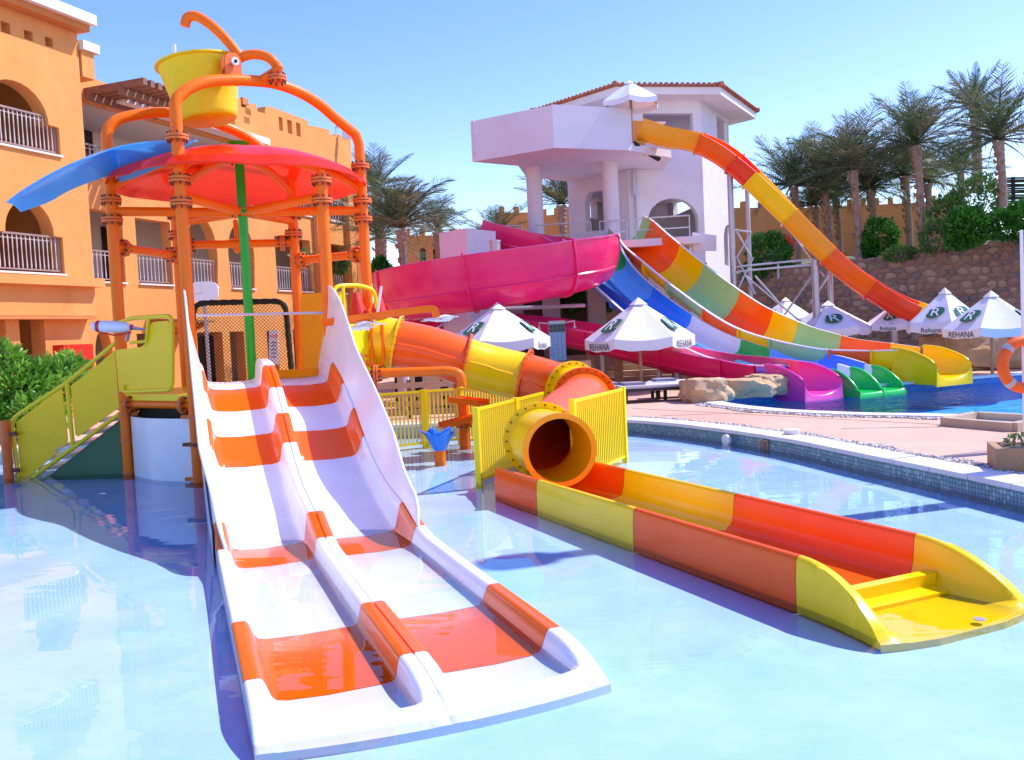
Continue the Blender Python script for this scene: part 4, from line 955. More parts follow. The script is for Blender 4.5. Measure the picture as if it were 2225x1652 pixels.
for k in range(7):
    mb=MB(); holl(mb,ks[k],ks[k+1],RT+(.012 if k==6 else 0),RT-.015); sec=mb.build('tube_section',tc[k],tu,60)
    if k==6:
        p,T,S,N=FRM[ks[k+1]]; mb=MB(); mb.ring(p,T,RT+.035,RT-.03,.05,44); mb.build('mouth_ring',M_YO,tu,60)
    # lengthwise joint seam with bolts
    if 0<k<5 or k==0:
        for sd_ in (-1,1):
            L=[FRM[i][0]+FRM[i][2]*sd_*(RT+.012)+FRM[i][3]*.02 for i in range(ks[k]+1,ks[k+1],2)]
            if len(L)>2: mb=MB(); mb.tube(L,.014,6); mb.build('seam_flange',tc[k],sec,50)
for k,i in enumerate(ks[:-1]):
    p,T,S,N=FRM[i]; rr=RT+(.085 if k in(0,1,2,3,4,5) else .05); mb=MB(); m=[M_YE,M_ORG,M_ORG,M_YE,M_ORG,M_YE,M_YE][k]
    if k==6: continue
    mb.ring(p,T,rr,RT-.01,.035,44); 
    for j in range(22): a=2*math.pi*j/22; q=p+(S*math.cos(a)+N*math.sin(a))*(RT+.045); mb.tube([q-T*.03,q+T*.03],.014,6,1)
    mb.build('joint_flange',[m,M_BOLT],tu,40)
# yellow starter half-drum between platform and tube
p,T,S,N=FRM[0]; mb=MB(); mb.ring(p-T*.2,T,RT+.01,RT-.02,.4,40); mb.build('starter_drum',M_YE,tu,50)
# supports under tube
for u,v,Y,zt in ((1138,850,15.3,.95),):
    q=V(u,v,Y); mb=MB(); mb.tube([(q.x,q.y,0),(q.x,q.y,zt)],.05,10); mb.build('support_leg',M_STL,tu)
# open trough
CO_=Vector((2.404,6.256,0)); CDv=Vector((.412,-.911,0)).normalized(); CPv=Vector((.911,.412,0)).normalized()
hw=.56
def tr_pt(s,t,z): p=CO_-CDv*s+CPv*t; return Vector((p.x,p.y,z))
pro=[(-.60,.02),(-.598,.25),(-.59,.375),(-.575,.40),(-.55,.41),(-.525,.40),(-.515,.375),(-.50,.22),(-.47,.12),(-.40,.085),(-.2,.08)]
pro=pro+[(-t,z) for t,z in reversed(pro)]
def trough(s0,s1,m,n=6):
    mb=MB(); K=len(pro)
    for i in range(n+1):
        s=lerp(s0,s1,i/n)
        for t,z in pro: mb.v.append(tr_pt(s,t*(hw/.56),z))
    for i in range(n):
        for j in range(K-1): q=i*K+j; mb.f.append((q,q+K,q+K+1,q+1)); mb.m.append(0)
    mb.add([tr_pt(s0,-.4,.06),tr_pt(s0,.4,.06),tr_pt(s1,.4,.06),tr_pt(s1,-.4,.06)],[(0,1,2,3)])
    return mb.build('trough_section',m,tu,50,recalc=False)
trough(0,2.05,M_ORD); trough(2.056,4.0,M_YE); trough(4.006,5.15,M_ORD)
mb=MB(); mb.plate([tr_pt(5.15,-.59,0),tr_pt(5.15,.59,0),tr_pt(5.15,.59,.2),tr_pt(5.15,-.59,.2)],-CDv,.03); mb.build('trough_end_wall',M_ORD,tu,None)
# yellow run-out end with sweeping side wings, step and lip
mb=MB(); K=len(pro); n=26
for i in range(n+1):
    q=i/n; s=-.004-.80*q
    hz=.41*math.cos(q*math.pi/2)**.62 if q<1 else 0; hz=max(hz,.05); fl=q**2*.08
    for t,z in pro:
        zz=(z if z<.09 else .08+(z-.08)*max(0,(hz-.08))/.33); zz=min(zz,max(hz,.02)) if abs(t)<.59 else min(z,hz)
        arcs_=-.10*(1-(t/.6)**2)*q**3; mb.v.append(tr_pt(s+arcs_,t+math.copysign(fl,t),zz if abs(t)>.45 else lerp(.08,.045,q)))
for i in range(n):
    for j in range(K-1): q=i*K+j; mb.f.append((q,q+1,q+K+1,q+K)); mb.m.append(0)
for j in range(K-1):
    q=n*K+j; b=len(mb.v); a_,b_=mb.v[q],mb.v[q+1]; mb.add([a_,b_,Vector((b_.x,b_.y,-.01)),Vector((a_.x,a_.y,-.01))],[(0,1,2,3)])
en=mb.build('run_out_end',M_YE,tu,50,recalc=True)
mb=MB()
for s0_,s1_,z_ in ((-.16,-.225,.19),(-.225,-.36,.10)):
    a,b,c,d=tr_pt(s0_,-.47,z_),tr_pt(s0_,.47,z_),tr_pt(s1_,.47,z_-.01),tr_pt(s1_,-.47,z_-.01); mb.plate([a,d,c,b],(0,0,1),z_-.03)
mb.build('sill_step',M_YE,tu,20)
mb=MB(); p=tr_pt(-.84,.12,.075); mb.tube([p,p+Vector((0,0,.006))],.035,14); mb.build('badge',M_STL,tu)
# ================================================================ WHITE SLIDE TOWER
T0=Vector((4.63,33.5,0)); T1=Vector((7.5,34.0,0)); T2=Vector((9.3,37.1,0)); T3=Vector((7.2,39.6,0)); T4=Vector((3.9,38.6,0)); Tm=Vector((2.55,35.9,0))
tower=thing('slide_tower','white plastered slide tower with tiled roof, big arch opening and cantilevered start platform','tower',(6,36,DZ))
ZE=10.35
def wallpoly(a,b,holes_uv,z0,z1,name,extra=None,th=.3):
    F=Fac(a.xy,(b-a).xy)
    if F.n.dot(C0-F.o)<0: F.n=-F.n
    L=(b-a).length; H=[]
    for hfun in holes_uv: H.append(hfun(F))
    o=facwall(F,[(0,z0),(L,z0),(L,z1),(0,z1)],H,th,name,M_WHP,tower); return F
def hr(u0,v0,u1,v1):
    def f(F):
        a0,zt=F.sz(u0,v0); a1,_=F.sz(u1,v0); zb=F.sz((u0+u1)/2,v1)[1]; return rect(a0,a1,zb,zt)
    return f
def ha(u0,u1,va,vb0,vb1,n=14):
    def f(F):
        a0,z0=F.sz(u0,vb0); a1,z1=F.sz(u1,vb1); c=(a0+a1)/2; r=(a1-a0)/2; za=F.sz((u0+u1)/2,va)[1]; rise=min(r*1.05,za-max(z0,z1)-.1); zs=za-rise
        return [(a0,z0),(a1,z1)]+[(c+r*math.cos(math.pi*i/n),zs+rise*math.sin(math.pi*i/n)) for i in range(n+1)]
    return f
wallpoly(Tm,T0,[ha(1272,1318,409,503,500)],DZ,ZE,'wall')
wallpoly(T0,T1,[hr(1396,247,1504,300),ha(1408,1519,431,486,545)],DZ,ZE,'wall')
wallpoly(T1,T2,[hr(1556,252,1580,338),ha(1574,1594,490,575,585)],DZ,ZE,'wall')
for a,b in ((T2,T3),(T3,T4),(T4,Tm)): 
    F=Fac(a.xy,(b-a).xy); L=(b-a).length; facwall(F,[(0,DZ),(L,DZ),(L,ZE),(0,ZE)],[rect(L*.2,L*.85,6.6,9.8)] if (a-T3).length>.1 else [arch(L*.15,L*.75,3.4,5.2),rect(L*.2,L*.8,7.2,9.5)],.3,'wall',M_WHP,tower)
# inner stair flight seen through the arch
mb=MB(); a=V(1400,505,35.5); b=V(1530,560,35.5); mb.plate([V(1395,500,36.5),V(1530,440,36.8),V(1530,600,36.8),V(1395,600,36.5)],(0,-1,0),.2); mb.build('inner_stair_wall',M_WHP,tower,None)
ctr=Vector((5.9,36.2,0)); poly=[Tm,T0,T1,T2,T3,T4]
mb=MB(); mb.prism([ctr+(p-ctr)*.98 for p in poly],7.3,7.5); mb.prism([ctr+(p-ctr)*.98 for p in poly],ZE-.15,ZE-.01); mb.build('floor_slab',M_WHP,tower,None)
ev=[ctr+(p-ctr)*1.36 for p in poly]
ZR=ZE+.30; apex=Vector((ctr.x,ctr.y,ZR+.22))
mb=MB(); mb.prism(ev,ZE+.0,ZR-.03); mb.build('eave_slab',M_CO,tower,None)
mb=MB(); n=len(ev)
ev2=[ctr+(p-ctr)*1.40 for p in poly]
mb.add([Vector((p.x,p.y,ZR)) for p in ev2]+[apex],[(i,(i+1)%n,n) for i in range(n)]+[tuple(reversed(range(n)))]); rf=mb.build('roof',M_TILE,tower,None)
# barrel tiles on each roof face
mb=MB()
for i in range(n):
    a=Vector((ev2[i].x,ev2[i].y,ZR)); b=Vector((ev2[(i+1)%n].x,ev2[(i+1)%n].y,ZR)); L=(b-a).length; k=int(L/.2)
    for j in range(k):
        t=(j+.5)/k; e=a.lerp(b,t); m=(a+b)/2; f=1-abs(t-.5)*2; top=e+(apex-m)*max(.04,f*.97); N_=8
        d=(top-e); rows=max(1,int(d.length/.35))
        for r_ in range(rows):
            p=e+d*(r_/rows); q=e+d*((r_+1.08)/rows); mb.tube([p+Vector((0,0,.035)),q+Vector((0,0,.01))],[.082,.06],6)
o=mb.build('roof_tiles',M_TILE,rf,50); o['kind']='stuff'
mb=MB(); 
for i in range(n): mb.tube([Vector((ev2[i].x,ev2[i].y,ZR+.06)),apex+Vector((0,0,.06))],.1,7)
o=mb.build('ridge_tiles',M_TILE,rf,50); o['kind']='stuff'
# start platform
pl=[Vector((-1,30.7,0)),Vector((1.68,29,0)),Vector((4.2,29.96,0)),Vector((5.9,31.6,0)),Vector((6.0,33.7,0)),Vector((4.63,33.45,0)),Vector((2.55,35.6,0)),Vector((.9,34.2,0)),Vector((.57,31.85,0))]
mb=MB(); mb.prism(pl,7.85,8.1); mb.build('platform_slab',M_WHP,tower,20)
def para(a,b,z0,z1,name='parapet',m=None):
    t=(b-a).normalized(); nr=Vector((-t.y,t.x,0)); 
    if nr.dot(Vector((3.2,32.2,0))-a)<0: nr=-nr
    mb=MB(); mb.prism([a,b,b+nr*.18,a+nr*.18],z0,z1); return mb.build(name,m or M_WHP,tower,20)
para(pl[0],pl[1],8.101,9.2); para(pl[1],pl[2],8.101,9.22); para(pl[2],pl[2].lerp(pl[3],.08),8.101,9.22); para(pl[8],pl[0],8.101,9.2); para(pl[3],pl[4],8.101,8.6)
for u,v0,Y,r,m in ((1165,505,32.3,.28,0),(1329,490,31.9,.28,0)):
    p=V(u,v0,Y); mb=MB(); mb.tube([(p.x,p.y,4.99),(p.x,p.y,7.86)],r,28); mb.build('column',M_WHP,tower,60)
mb=MB(); p=V(1379,400,33.35); mb.tube([(p.x,p.y,3),(p.x,p.y,7.6)],.05,8); mb.box((p.x,p.y,7.3),(.16,.12,.9)); mb.build('drain_pipe',M_STL,tower,30)
mb=MB(); a=V(1374,312,30.2); b=V(1430,345,31.5); mb.tube([a,b],.1,8); mb.build('slide_bracket',M_BLK,tower,30)
# lower launch deck with pillars and white walls
ld=thing('launch_deck','low white launch deck with thin rails and pillars below the tower platform','platform',(2,32,DZ))
mb=MB(); mb.prism([(-.9,31.6),(6.6,30.4),(6.6,33.4),(4.6,33.3),(2.4,35.3),(-.9,35.6)],4.75,5.0); mb.build('deck_slab',M_WHP,ld,20)
for x,y in ((1.5,31.9),(3.1,31.9),(4.6,31.7),(6.0,31.5),(.2,32.2),(-.5,33)):
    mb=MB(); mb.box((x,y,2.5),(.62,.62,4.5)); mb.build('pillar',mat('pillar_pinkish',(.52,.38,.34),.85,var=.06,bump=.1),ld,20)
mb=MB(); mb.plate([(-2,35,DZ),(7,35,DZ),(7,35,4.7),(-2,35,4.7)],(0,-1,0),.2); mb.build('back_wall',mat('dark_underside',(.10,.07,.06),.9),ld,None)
bl=thing('white_wall_block','plain white box shaped wall at the left end of the launch deck','wall',(-1.9,30,DZ))
mb=MB(); a=V(953,498,29.3); b=V(1012,487,28.3); mb.prism([(a.x,a.y),(b.x,b.y),(b.x+.9,b.y+1.2),(a.x+1,a.y+2)],DZ,5.35); mb.build('block',M_WHP,bl,20)
mb=MB()
for a,b in (((1.1,31.7),(3.0,31.6)),((3.3,31.5),(4.2,31.3)),((4.5,31.2),(6.3,30.9)),((-1.0,31.7),(.6,31.6))):
    for z in (5.35,5.75): mb.tube([(*a,z),(*b,z)],.022,6)
    for p in (a,b): mb.tube([(*p,5.0),(*p,5.76)],.022,6)
mb.build('deck_rail',M_STL,ld,None)
mb=MB(); mb.plate([V(1505,505,30.8),V(1556,512,30.8),V(1556,545,30.8),V(1505,545,30.8)],(0,-1,0),.15); mb.build('parapet',M_WHP,ld,20)
# ================================================================ OPEN CHANNEL SLIDES
def channel(root,P,w,h,parts,step=.25,rim=M_WH,wallmat=None,th=.05,lip=.07,tilt=None,ribs=None,box_=1.0,divider=False,hL=None,hR=None,name='slide_section'):
    """sweep a U channel; parts = list of (end fraction, material)"""
    C=resample(catmull(P,8),step); n=len(C); fr=frames(C); K=15
    def ringpts(i,outer):
        f=i/(n-1); p,T,S,N=fr[i]
        if tilt:
            a=interp(f,tilt[0],tilt[1]); S,N=(S*math.cos(a)+N*math.sin(a)),(N*math.cos(a)-S*math.sin(a))
        out=[]
        hl=interp(f,*hL) if hL else h; hr_=interp(f,*hR) if hR else h
        for j in range(K):
            a=math.pi*(j/(K-1)-.5); sx_=math.sin(a); cx=math.cos(a)
            x=w*math.copysign(abs(sx_)**(.8/box_),sx_); y=(1-abs(cx)**(.9/box_))*(hl if sx_<0 else hr_)
            if outer: x*=1+th/w; y-=th*cx
            out.append(p+S*x+N*y)
        if not outer:
            e=S*lip; out=[out[0]-e-N*.03,out[0]-e]+out+[out[-1]+e,out[-1]+e-N*.03]
        return out,(p,T,S,N)
    last=0
    for fe,m in parts:
        i1=min(n-1,int(round(fe*(n-1))))
        if i1<=last: continue
        mb=MB(); A=[ringpts(i,False)[0] for i in range(last,i1+1)]; B=[ringpts(i,True)[0] for i in range(last,i1+1)]; k=len(A[0]); kb=K
        for r_ in A: mb.v+=r_
        for i in range(len(A)-1):
            for j in range(k-1): q=i*k+j; mb.f.append((q,q+k,q+k+1,q+1)); mb.m.append(1 if j in(0,1,k-2,k-3) and rim else 0)
        b0=len(mb.v)
        for r_ in B: mb.v+=r_
        for i in range(len(B)-1):
            for j in range(kb-1): q=b0+i*kb+j; mb.f.append((q,q+1,q+kb+1,q+kb)); mb.m.append(0)
        # joint flange ring around the outside
        i=last; 
        if last>0:
            O_,(p,T,S,N)=ringpts(i,True); c=p+N*h*.7; L=[]
            for q in O_: d=(q-c).normalized(); L.append((q,q+d*.07))
            b1=len(mb.v)
            for a,b in L: mb.v+= [a-T*.03,b-T*.03,b+T*.03,a+T*.03]
            for j in range(len(L)-1):
                for e in range(4): mb.f.append((b1+4*j+e,b1+4*j+4+e,b1+4*j+4+(e+1)%4,b1+4*j+(e+1)%4)); mb.m.append(0)
        mb.build(name,[m,rim or m],root,50,recalc=False)
        last=i1
    if divider:
        mb=MB(); L=[fr[i][0]+fr[i][3]*.05 for i in range(n)]; mb.tube(L,.07,8); mb.build('lane_divider',divider,root,50)
    if ribs:
        for sg in ribs: 
            mb=MB(); L=[ringpts(i,True)[0][3 if sg<0 else K-4] for i in range(n)]; mb.tube(L,.05,6); mb.build('long_rib',parts[0][1],root,50)
    return C,fr
def scoop(root,c,T,w,h,m,L=1.0,lipd=.35,name='exit_scoop',end=.55,rnd_=.85):
    """flared exit: side rims sweep down and meet a front lip with a U shaped edge"""
    T=Vector((T.x,T.y,0)).normalized(); S=T.cross(Vector((0,0,1))).normalized(); mb=MB(); K=19; n=16
    for i in range(n+1):
        q=i/n; hh=h*(end+(1-end)*math.cos(q*math.pi/2)**.75); ex=lerp(.7,rnd_,q)
        for j in range(K):
            a=math.pi*(j/(K-1)-.5); x=(w+.05*q)*math.copysign(abs(math.sin(a))**ex,math.sin(a)); y=(1-abs(math.cos(a))**.85)*hh
            mb.v.append(c+T*(L*q)+S*x+Vector((0,0,y-.05*q*q)))
    for i in range(n):
        for j in range(K-1): q=i*K+j; mb.f.append((q,q+1,q+K+1,q+K)); mb.m.append(0)
    row=[mb.v[n*K+j] for j in range(K)]; zb=c.z-lipd; b=len(mb.v)       # rounded front lip
    for p in row: mb.v.append(p+T*.07-Vector((0,0,.015)))
    for p in row: mb.v.append(p+T*.10-Vector((0,0,.06)))
    for j,p in enumerate(row):
        t=2*j/(K-1)-1; q=c+T*(L+.11)+S*(t*(w+.09)); mb.v.append(Vector((q.x,q.y,min(zb,p.z-.08))))
    for k in range(3):
        o0=(n*K) if k==0 else b+(k-1)*K; o1=b+k*K
        for j in range(K-1): mb.f.append((o0+j,o0+j+1,o1+j+1,o1+j)); mb.m.append(0)
    for e in (0,K-1):
        L_=[mb.v[i*K+e].copy() for i in range(n+1)]; mb.tube(L_,.045,8); side=len(mb.v)
        for p in L_: mb.v+= [p.copy(),Vector((p.x,p.y,c.z-lipd*.8))]
        for i in range(len(L_)-1): mb.f.append((side+2*i,side+2*i+2,side+2*i+3,side+2*i+1)); mb.m.append(0)
        side=len(mb.v); mb.v+= [row[e].copy(),row[e]+T*.1-Vector((0,0,.06)),mb.v[b+2*K+e].copy(),Vector((row[e].x,row[e].y,c.z-lipd*.8))]; mb.f.append((side,side+1,side+2,side+3)); mb.m.append(0)
    return mb.build(name,m,root,50,recalc=False)
# yellow / orange / sage channel (outermost)
ra=thing('rainbow_channel_slide','orange, yellow and sage green open slide ending in a yellow scoop','water slide',(7,27,0))
PA=[V(1350,528,31.8),V(1372,543,31.3),V(1420,587,30.3),V(1500,655,28.9),V(1600,727,27.4),V(1700,770,26.1),V(1800,795,25.3),V(1890,807,24.8)]; TA=Vector((.50,-.87,0)); lipA=V(2066,822,23.0); PA.append(lipA-TA*1.25+Vector((0,0,.06)))
C,fr=channel(ra,PA,.66,.72,[(.045,M_SG),(.19,M_ORG),(.30,M_YE),(.46,M_SG),(.60,M_ORG),(.70,M_YE),(.83,M_SG),(.93,M_ORG),(1,M_YE)],hR=([0,.8,1],[.58,.58,.72]),hL=([0,.5,1],[1.0,.95,.72]),tilt=([0,.1,.8,1],[0,-.22,-.12,0]))
scoop(ra,C[-1],TA,.66,.74,M_YE,1.25,.24)
# blue / white / green twin channel
rb_=thing('blue_channel_slide','blue, white and green two lane slide ending in two green scoops','water slide',(6,26,0))
PB=[V(1255,535,31.6),V(1290,552,31.0),V(1315,602,30.0),V(1378,664,28.8),V(1448,716,27.6),V(1538,766,26.4),V(1632,797,25.2),V(1740,812,24.4)]; TB=Vector((.50,-.87,0)); PB.append(V(1912,847,22.2)-TB*1.27+Vector((0,0,.04)))
C,fr=channel(rb_,PB,.78,.55,[(.10,M_WH),(.17,M_GN),(.32,M_LB),(.50,M_DB),(.67,M_WH),(.78,M_GN),(.90,M_LB),(1,M_DB)],box_=2.2,divider=M_LB,hR=([0,.8,1],[.22,.25,.45]),hL=([0,.8,1],[.45,.42,.6]),tilt=([0,.1,.8,1],[0,-.2,-.12,0]))
e=C[-1]; T=TB.normalized(); S=T.cross(Vector((0,0,1)))
for k,sg in enumerate((-1,1)):
    c=e+S*.42*sg*-1+Vector((0,0,0)); 
    mb=MB(); mb.plate([c+S*.39+Vector((0,0,.02)),c+S*.39+T*.42+Vector((0,0,-.02)),c+S*.39+T*.42+Vector((0,0,.5)),c+S*.39+Vector((0,0,.6))],S,.04); mb.plate([c-S*.39+Vector((0,0,.02)),c-S*.39+T*.42,c-S*.39+T*.42+Vector((0,0,.5)),c-S*.39+Vector((0,0,.6))],S,.04); mb.plate([c+S*.39,c-S*.39,c-S*.39+T*.45-Vector((0,0,.03)),c+S*.39+T*.45-Vector((0,0,.03))],(0,0,1),.04); mb.build('white_section',M_WH,rb_,30)
    scoop(rb_,c+T*.42-Vector((0,0,.02)),T,.38,.5,M_GN,.85,.2,end=.12,rnd_=.6)
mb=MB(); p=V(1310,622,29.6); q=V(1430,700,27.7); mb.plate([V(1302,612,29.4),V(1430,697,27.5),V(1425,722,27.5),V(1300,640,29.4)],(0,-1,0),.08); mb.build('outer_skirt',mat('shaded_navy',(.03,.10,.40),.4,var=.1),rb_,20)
# pink spiral
pk=thing('pink_spiral_slide','big pink open spiral slide looping in front of the launch deck into the blue pool','water slide',(2,27,0))
PP=[V(1050,540,31.3),V(1120,556,31.0),V(1200,575,30.6),V(1262,594,29.6),V(1288,608,28.2),V(1288,618,27.0),V(1262,630,26.0),V(1205,643,25.4),V(1140,656,25.0),V(1050,670,24.9),V(960,684,25.3),V(898,692,26.4),V(866,696,28.2),V(880,700,30.2),V(960,718,31.0),V(1060,728,30.6),V(1180,742,29.6),V(1300,765,28.0),V(1420,795,26.4),V(1540,822,25.3),V(1630,835,24.3)]; TK=Vector((.52,-.85,0)); PP.append(V(1782,857,21.5)-TK*1.15+Vector((0,0,.06)))
C,fr=channel(pk,PP,.72,.95,[(f,M_PK) for f in (.10,.18,.26,.34,.44,.53,.62,.70,.78,.86,.93,1)],step=.3,rim=M_PK2,ribs=(-1,1),hR=([0,.15,.25,.55,.62,1],[.9,.8,.8,.8,.7,.66]),hL=([0,.14,.2,.5,.6,1],[.9,1.0,1.45,1.45,.8,.66]),lip=.08)
scoop(pk,C[-1],TK,.60,.66,M_PK2,1.15,.24)
for u,v0,v1,Y,m in ((1075,525,650,26.6,M_STL),(1090,650,665,28,M_STL)):
    a=V(u,v0,Y); mb=MB(); mb.tube([(a.x,a.y,DZ),(a.x,a.y,a.z)],.15,16); mb.disc((a.x,a.y,a.z),(0,0,1),.17,.06,16); mb.build('support_post',m,pk,40)
a=V(1300,662,27.5); mb=MB(); p=V(1075,672,26.6); mb.tube([p,V(1270,664,27.5)],.06,8); mb.tube([V(1010,728,25.5),V(1085,668,26.6)],.05,8); mb.tube([V(930,725,25.5),V(985,690,26.6)],.04,8); mb.build('brace',M_STL,pk,None)
for u,Y in ((1215,29),(1310,27.7),(1430,26.1),(1470,25.7)):
    p=V(u,800,Y); mb=MB(); mb.tube([(p.x,p.y,DZ),(p.x,p.y,1.3 if u<1400 else .7)],.10,10); mb.build('support_post',M_STL,pk)
# tall orange slide from the tower
bo=thing('tall_orange_slide','long steep orange and yellow slide from the tower top on steel lattice posts','water slide',(10,30,DZ))
PO=[V(1384,302,30.8),V(1440,318,30.7),V(1500,327,30.5),V(1555,352,30.3),V(1605,392,30.1),V(1680,465,29.9),V(1750,535,29.8),V(1820,602,29.7),V(1890,652,29.6),V(1950,686,29.5),V(2010,709,29.3),V(2080,731,28.8),V(2150,746,28.0),V(2224,750,27.0),V(2300,745,26.0),V(2380,738,25.5)]
M_AM=gel('amber_orange_gelcoat',(.93,.27,.005)); M_RG=gel('red_orange_gelcoat',(.82,.05,.01))
C,fr=channel(bo,PO,.40,.62,[(.115,M_YO),(.19,M_ORG),(.235,M_RG),(.35,M_YE),(.45,M_YO),(.56,M_ORG),(.66,M_RG),(.78,M_YE),(.88,M_YO),(1,M_ORG)],rim=M_WH,lip=.03,box_=1.5,tilt=([0,.15,.9,1],[0,-.30,-.22,0]))
mb=MB(); mb.plate([V(1374,262,30.9),V(1397,264,30.6),V(1404,335,30.6),V(1378,322,30.9)],(0,-1,0),.5); mb.build('start_gate',M_YO,bo,20)
mb=MB()
for i in range(6): mb.box(V(1414+i*5,272,30.9)+Vector((0,0,0)),(.05,.04,.2))
mb.beam(V(1408,267,30.9),V(1446,267,30.9),.05,.05); mb.build('start_rail',M_WP,bo,None)
def lattice(tops,name='support_tower'):
    mb=MB()
    for (u,v,Y,r) in tops: p=V(u,v,Y); mb.tube([(p.x,p.y,DZ),(p.x,p.y,p.z)],r,12)
    return mb
for q in ((1585,372,30.2,.10),(1622,392,31.4,.08),(1770,565,29.7,.12),(1803,590,30.6,.09),(1942,700,29.3,.10),(2090,742,28.4,.10)):
    mb=lattice([q]); mb.build('support_post',M_STL,bo,50)
br=[((1587,380),(1622,405)),((1595,500),(1632,505)),((1598,500),(1632,560)),((1632,505),(1600,560)),((1600,560),(1640,640)),((1636,560),(1604,625)),((1600,580),(1770,563)),((1604,590),(1800,572)),((1620,600),(1740,700)),((1640,600),(1700,668)),((1770,590),(1700,690)),((1628,400),(1800,580)),((1640,420),(1740,520)),((1700,480),(1790,600)),((1800,600),(1760,660)),((1690,575),(1690,605))]
for (u0,v0),(u1,v1) in br:
    mb=MB(); mb.tube([V(u0,v0,30.4),V(u1,v1,30.3 if u1<1760 else 29.8)],.035,6); mb.build('brace',M_STL,bo,None)
# ================================================================ UMBRELLAS
EX0=Vector((1,0,0))
def umbrella(u,v,wpx,vval,Y,rot,label,logos=(),txt=(),base=None,ground=DZ,seg=6,sty='REHANA',pole=M_WDL):
    ap=V(u,v,Y); Rr=wpx/2*Y/FPX; vb=V(u,vval,Y).z; root=thing('parasol',label,'umbrella',(ap.x,ap.y,ground),'white canvas parasols around the pools'); vh=.25*Rr/1.4; zr=vb+vh
    c=Vector((ap.x,ap.y,0)); H=ap.z-zr
    mb=MB(); mb.tube([(c.x,c.y,ground),(c.x,c.y,ap.z-.05)],.045,10); mb.build('pole',pole,root)
    cor=[c+Vector((math.cos(R(rot+360*k/seg))*Rr,math.sin(R(rot+360*k/seg))*Rr,0)) for k in range(seg)]
    def rp(k,t):   # rib point, slightly sagging; t 0 apex..1 rim
        z=ap.z-H*t; q=c.lerp(cor[k%seg],t); return Vector((q.x,q.y,z))
    for k in range(seg):
        mb=MB(); n=8; t0=.09
        for i in range(n+1):
            t=lerp(t0,1,i/n); a,b=rp(k,t),rp(k+1,t)
            for j in range(n+1):
                s=j/n; p=a.lerp(b,s); p.z-=.05*Rr*math.sin(math.pi*s)*t*(1.0); p=p+(c-Vector((p.x,p.y,0))).normalized()*(.012*Rr*math.sin(math.pi*s)*(t**3)); mb.v.append(p)
        for i in range(n):
            for j in range(n): q=i*(n+1)+j; mb.f.append((q,q+n+1,q+n+2,q+1)); mb.m.append(0)
        # valance, hanging with a soft wave
        b0=n*(n+1); r2=[Vector((mb.v[b0+j].x,mb.v[b0+j].y,mb.v[b0+j].z-vh+.015*math.sin(j*1.7+k))) for j in range(n+1)]; s0=len(mb.v); mb.v+=r2
        for j in range(n): mb.f.append((b0+j,s0+j,s0+j+1,b0+j+1)); mb.m.append(0)
        pn=mb.build('canopy_panel',M_FAB,root,45,recalc=False)
        A_,B_=rp(k,1),rp(k+1,1); mid=(A_+B_)/2; ex=(B_-A_).normalized(); 
        topm=(rp(k,.1)+rp(k+1,.1))/2; ey=(topm-mid).normalized(); nz=ex.cross(ey)
        if (mid-c).dot(nz)<0: ex=-ex; nz=-nz
        if nz.z<0: ey=ey
        if k in logos:
            lc=mid.lerp(topm,.36)+nz*(.035*Rr-.02); M=basis(lc,ex,ey); sz=Rr*.34
            L=MB(); pts=[]
            for q in range(20):
                a=2*math.pi*q/20; x=math.cos(a); y=math.sin(a); e=1.0
                x=math.copysign(abs(x)**.6,x); y=math.copysign(abs(y)**.6,y)
                if (x>0 and y>0) or (x<0 and y<0): pass
                elif x<0: x*=1.0; y*=1.0
                if x*y<0: f=.80; x,y=x*f,y*f
                pts.append(M@Vector((x*sz*.62,y*sz*.55,-.0)))
            L.plate(pts,nz,.004); lg=L.build('logo',M_LG,root,None); text('R',sz*1.15,M_FAB,root,M@Matrix.Translation((0,0,.006)),name='logo_letter')
        if k in txt:
            oc=(mid+Vector((0,0,-vh*.52))); inw=(c-Vector((mid.x,mid.y,0))).normalized(); oc=oc-inw*.012; oc.z-=.05*Rr
            text(sty,vh*1.0,M_TX,root,basis(oc,ex,(0,0,1)),name='valance_lettering',sx_=.95)
    mb=MB(); m8=[]
    for k in range(seg): a=rp(k,.02); m8.append(a)
    top=ap+Vector((0,0,.05*Rr)); mb.v=[top]+[c.lerp(cor[k],.17)+Vector((0,0,ap.z-H*.13)) for k in range(seg)]
    mb.f=[(0,1+k,1+(k+1)%seg) for k in range(seg)]; mb.m=[0]*seg; mb.build('vent_cap',M_FAB,root,40,recalc=False)
    mb=MB()
    for k in range(seg): mb.tube([rp(k,.12)-Vector((0,0,.03)),rp(k,1)-Vector((0,0,.03))],.014,5)
    o=mb.build('ribs',M_WDL,root); o['kind']='stuff'
    return root
# facet k spans angle rot+60k .. rot+60(k+1); facets 3,4,5 face the camera (180..360 deg)
umbrella(1386,652,238,755,24.7,176,'white parasol with two green leaf logos over the loungers before the blue slide',logos=(0,2),txt=(0,2))
umbrella(1080,662,228,758,24.0,190,'white parasol in front of the pink slide, left of the blue tiled shower',logos=(0,2),txt=(2,),sty='Rehana')
umbrella(1368,178,130,234,30.2,200,'white parasol standing on the start platform high on the tower',ground=8.1,pole=M_WDL)
umbrella(1706,649,124,702,33,185,'white parasol partly hidden at the foot of the steel slide supports',())
umbrella(1798,658,180,727,30,172,'white parasol with one green leaf logo below the tall slide',logos=(1,))
umbrella(1946,657,136,715,30,200,'small white parasol with a dark leaf logo just right of the tall slide foot',logos=(0,),txt=(0,),sty='Rehana')
umbrella(2052,629,172,719,27,192,'tall white parasol with three green leaf logos near the yellow scoop',logos=(0,1,2),txt=(0,1),sty='Rehana')
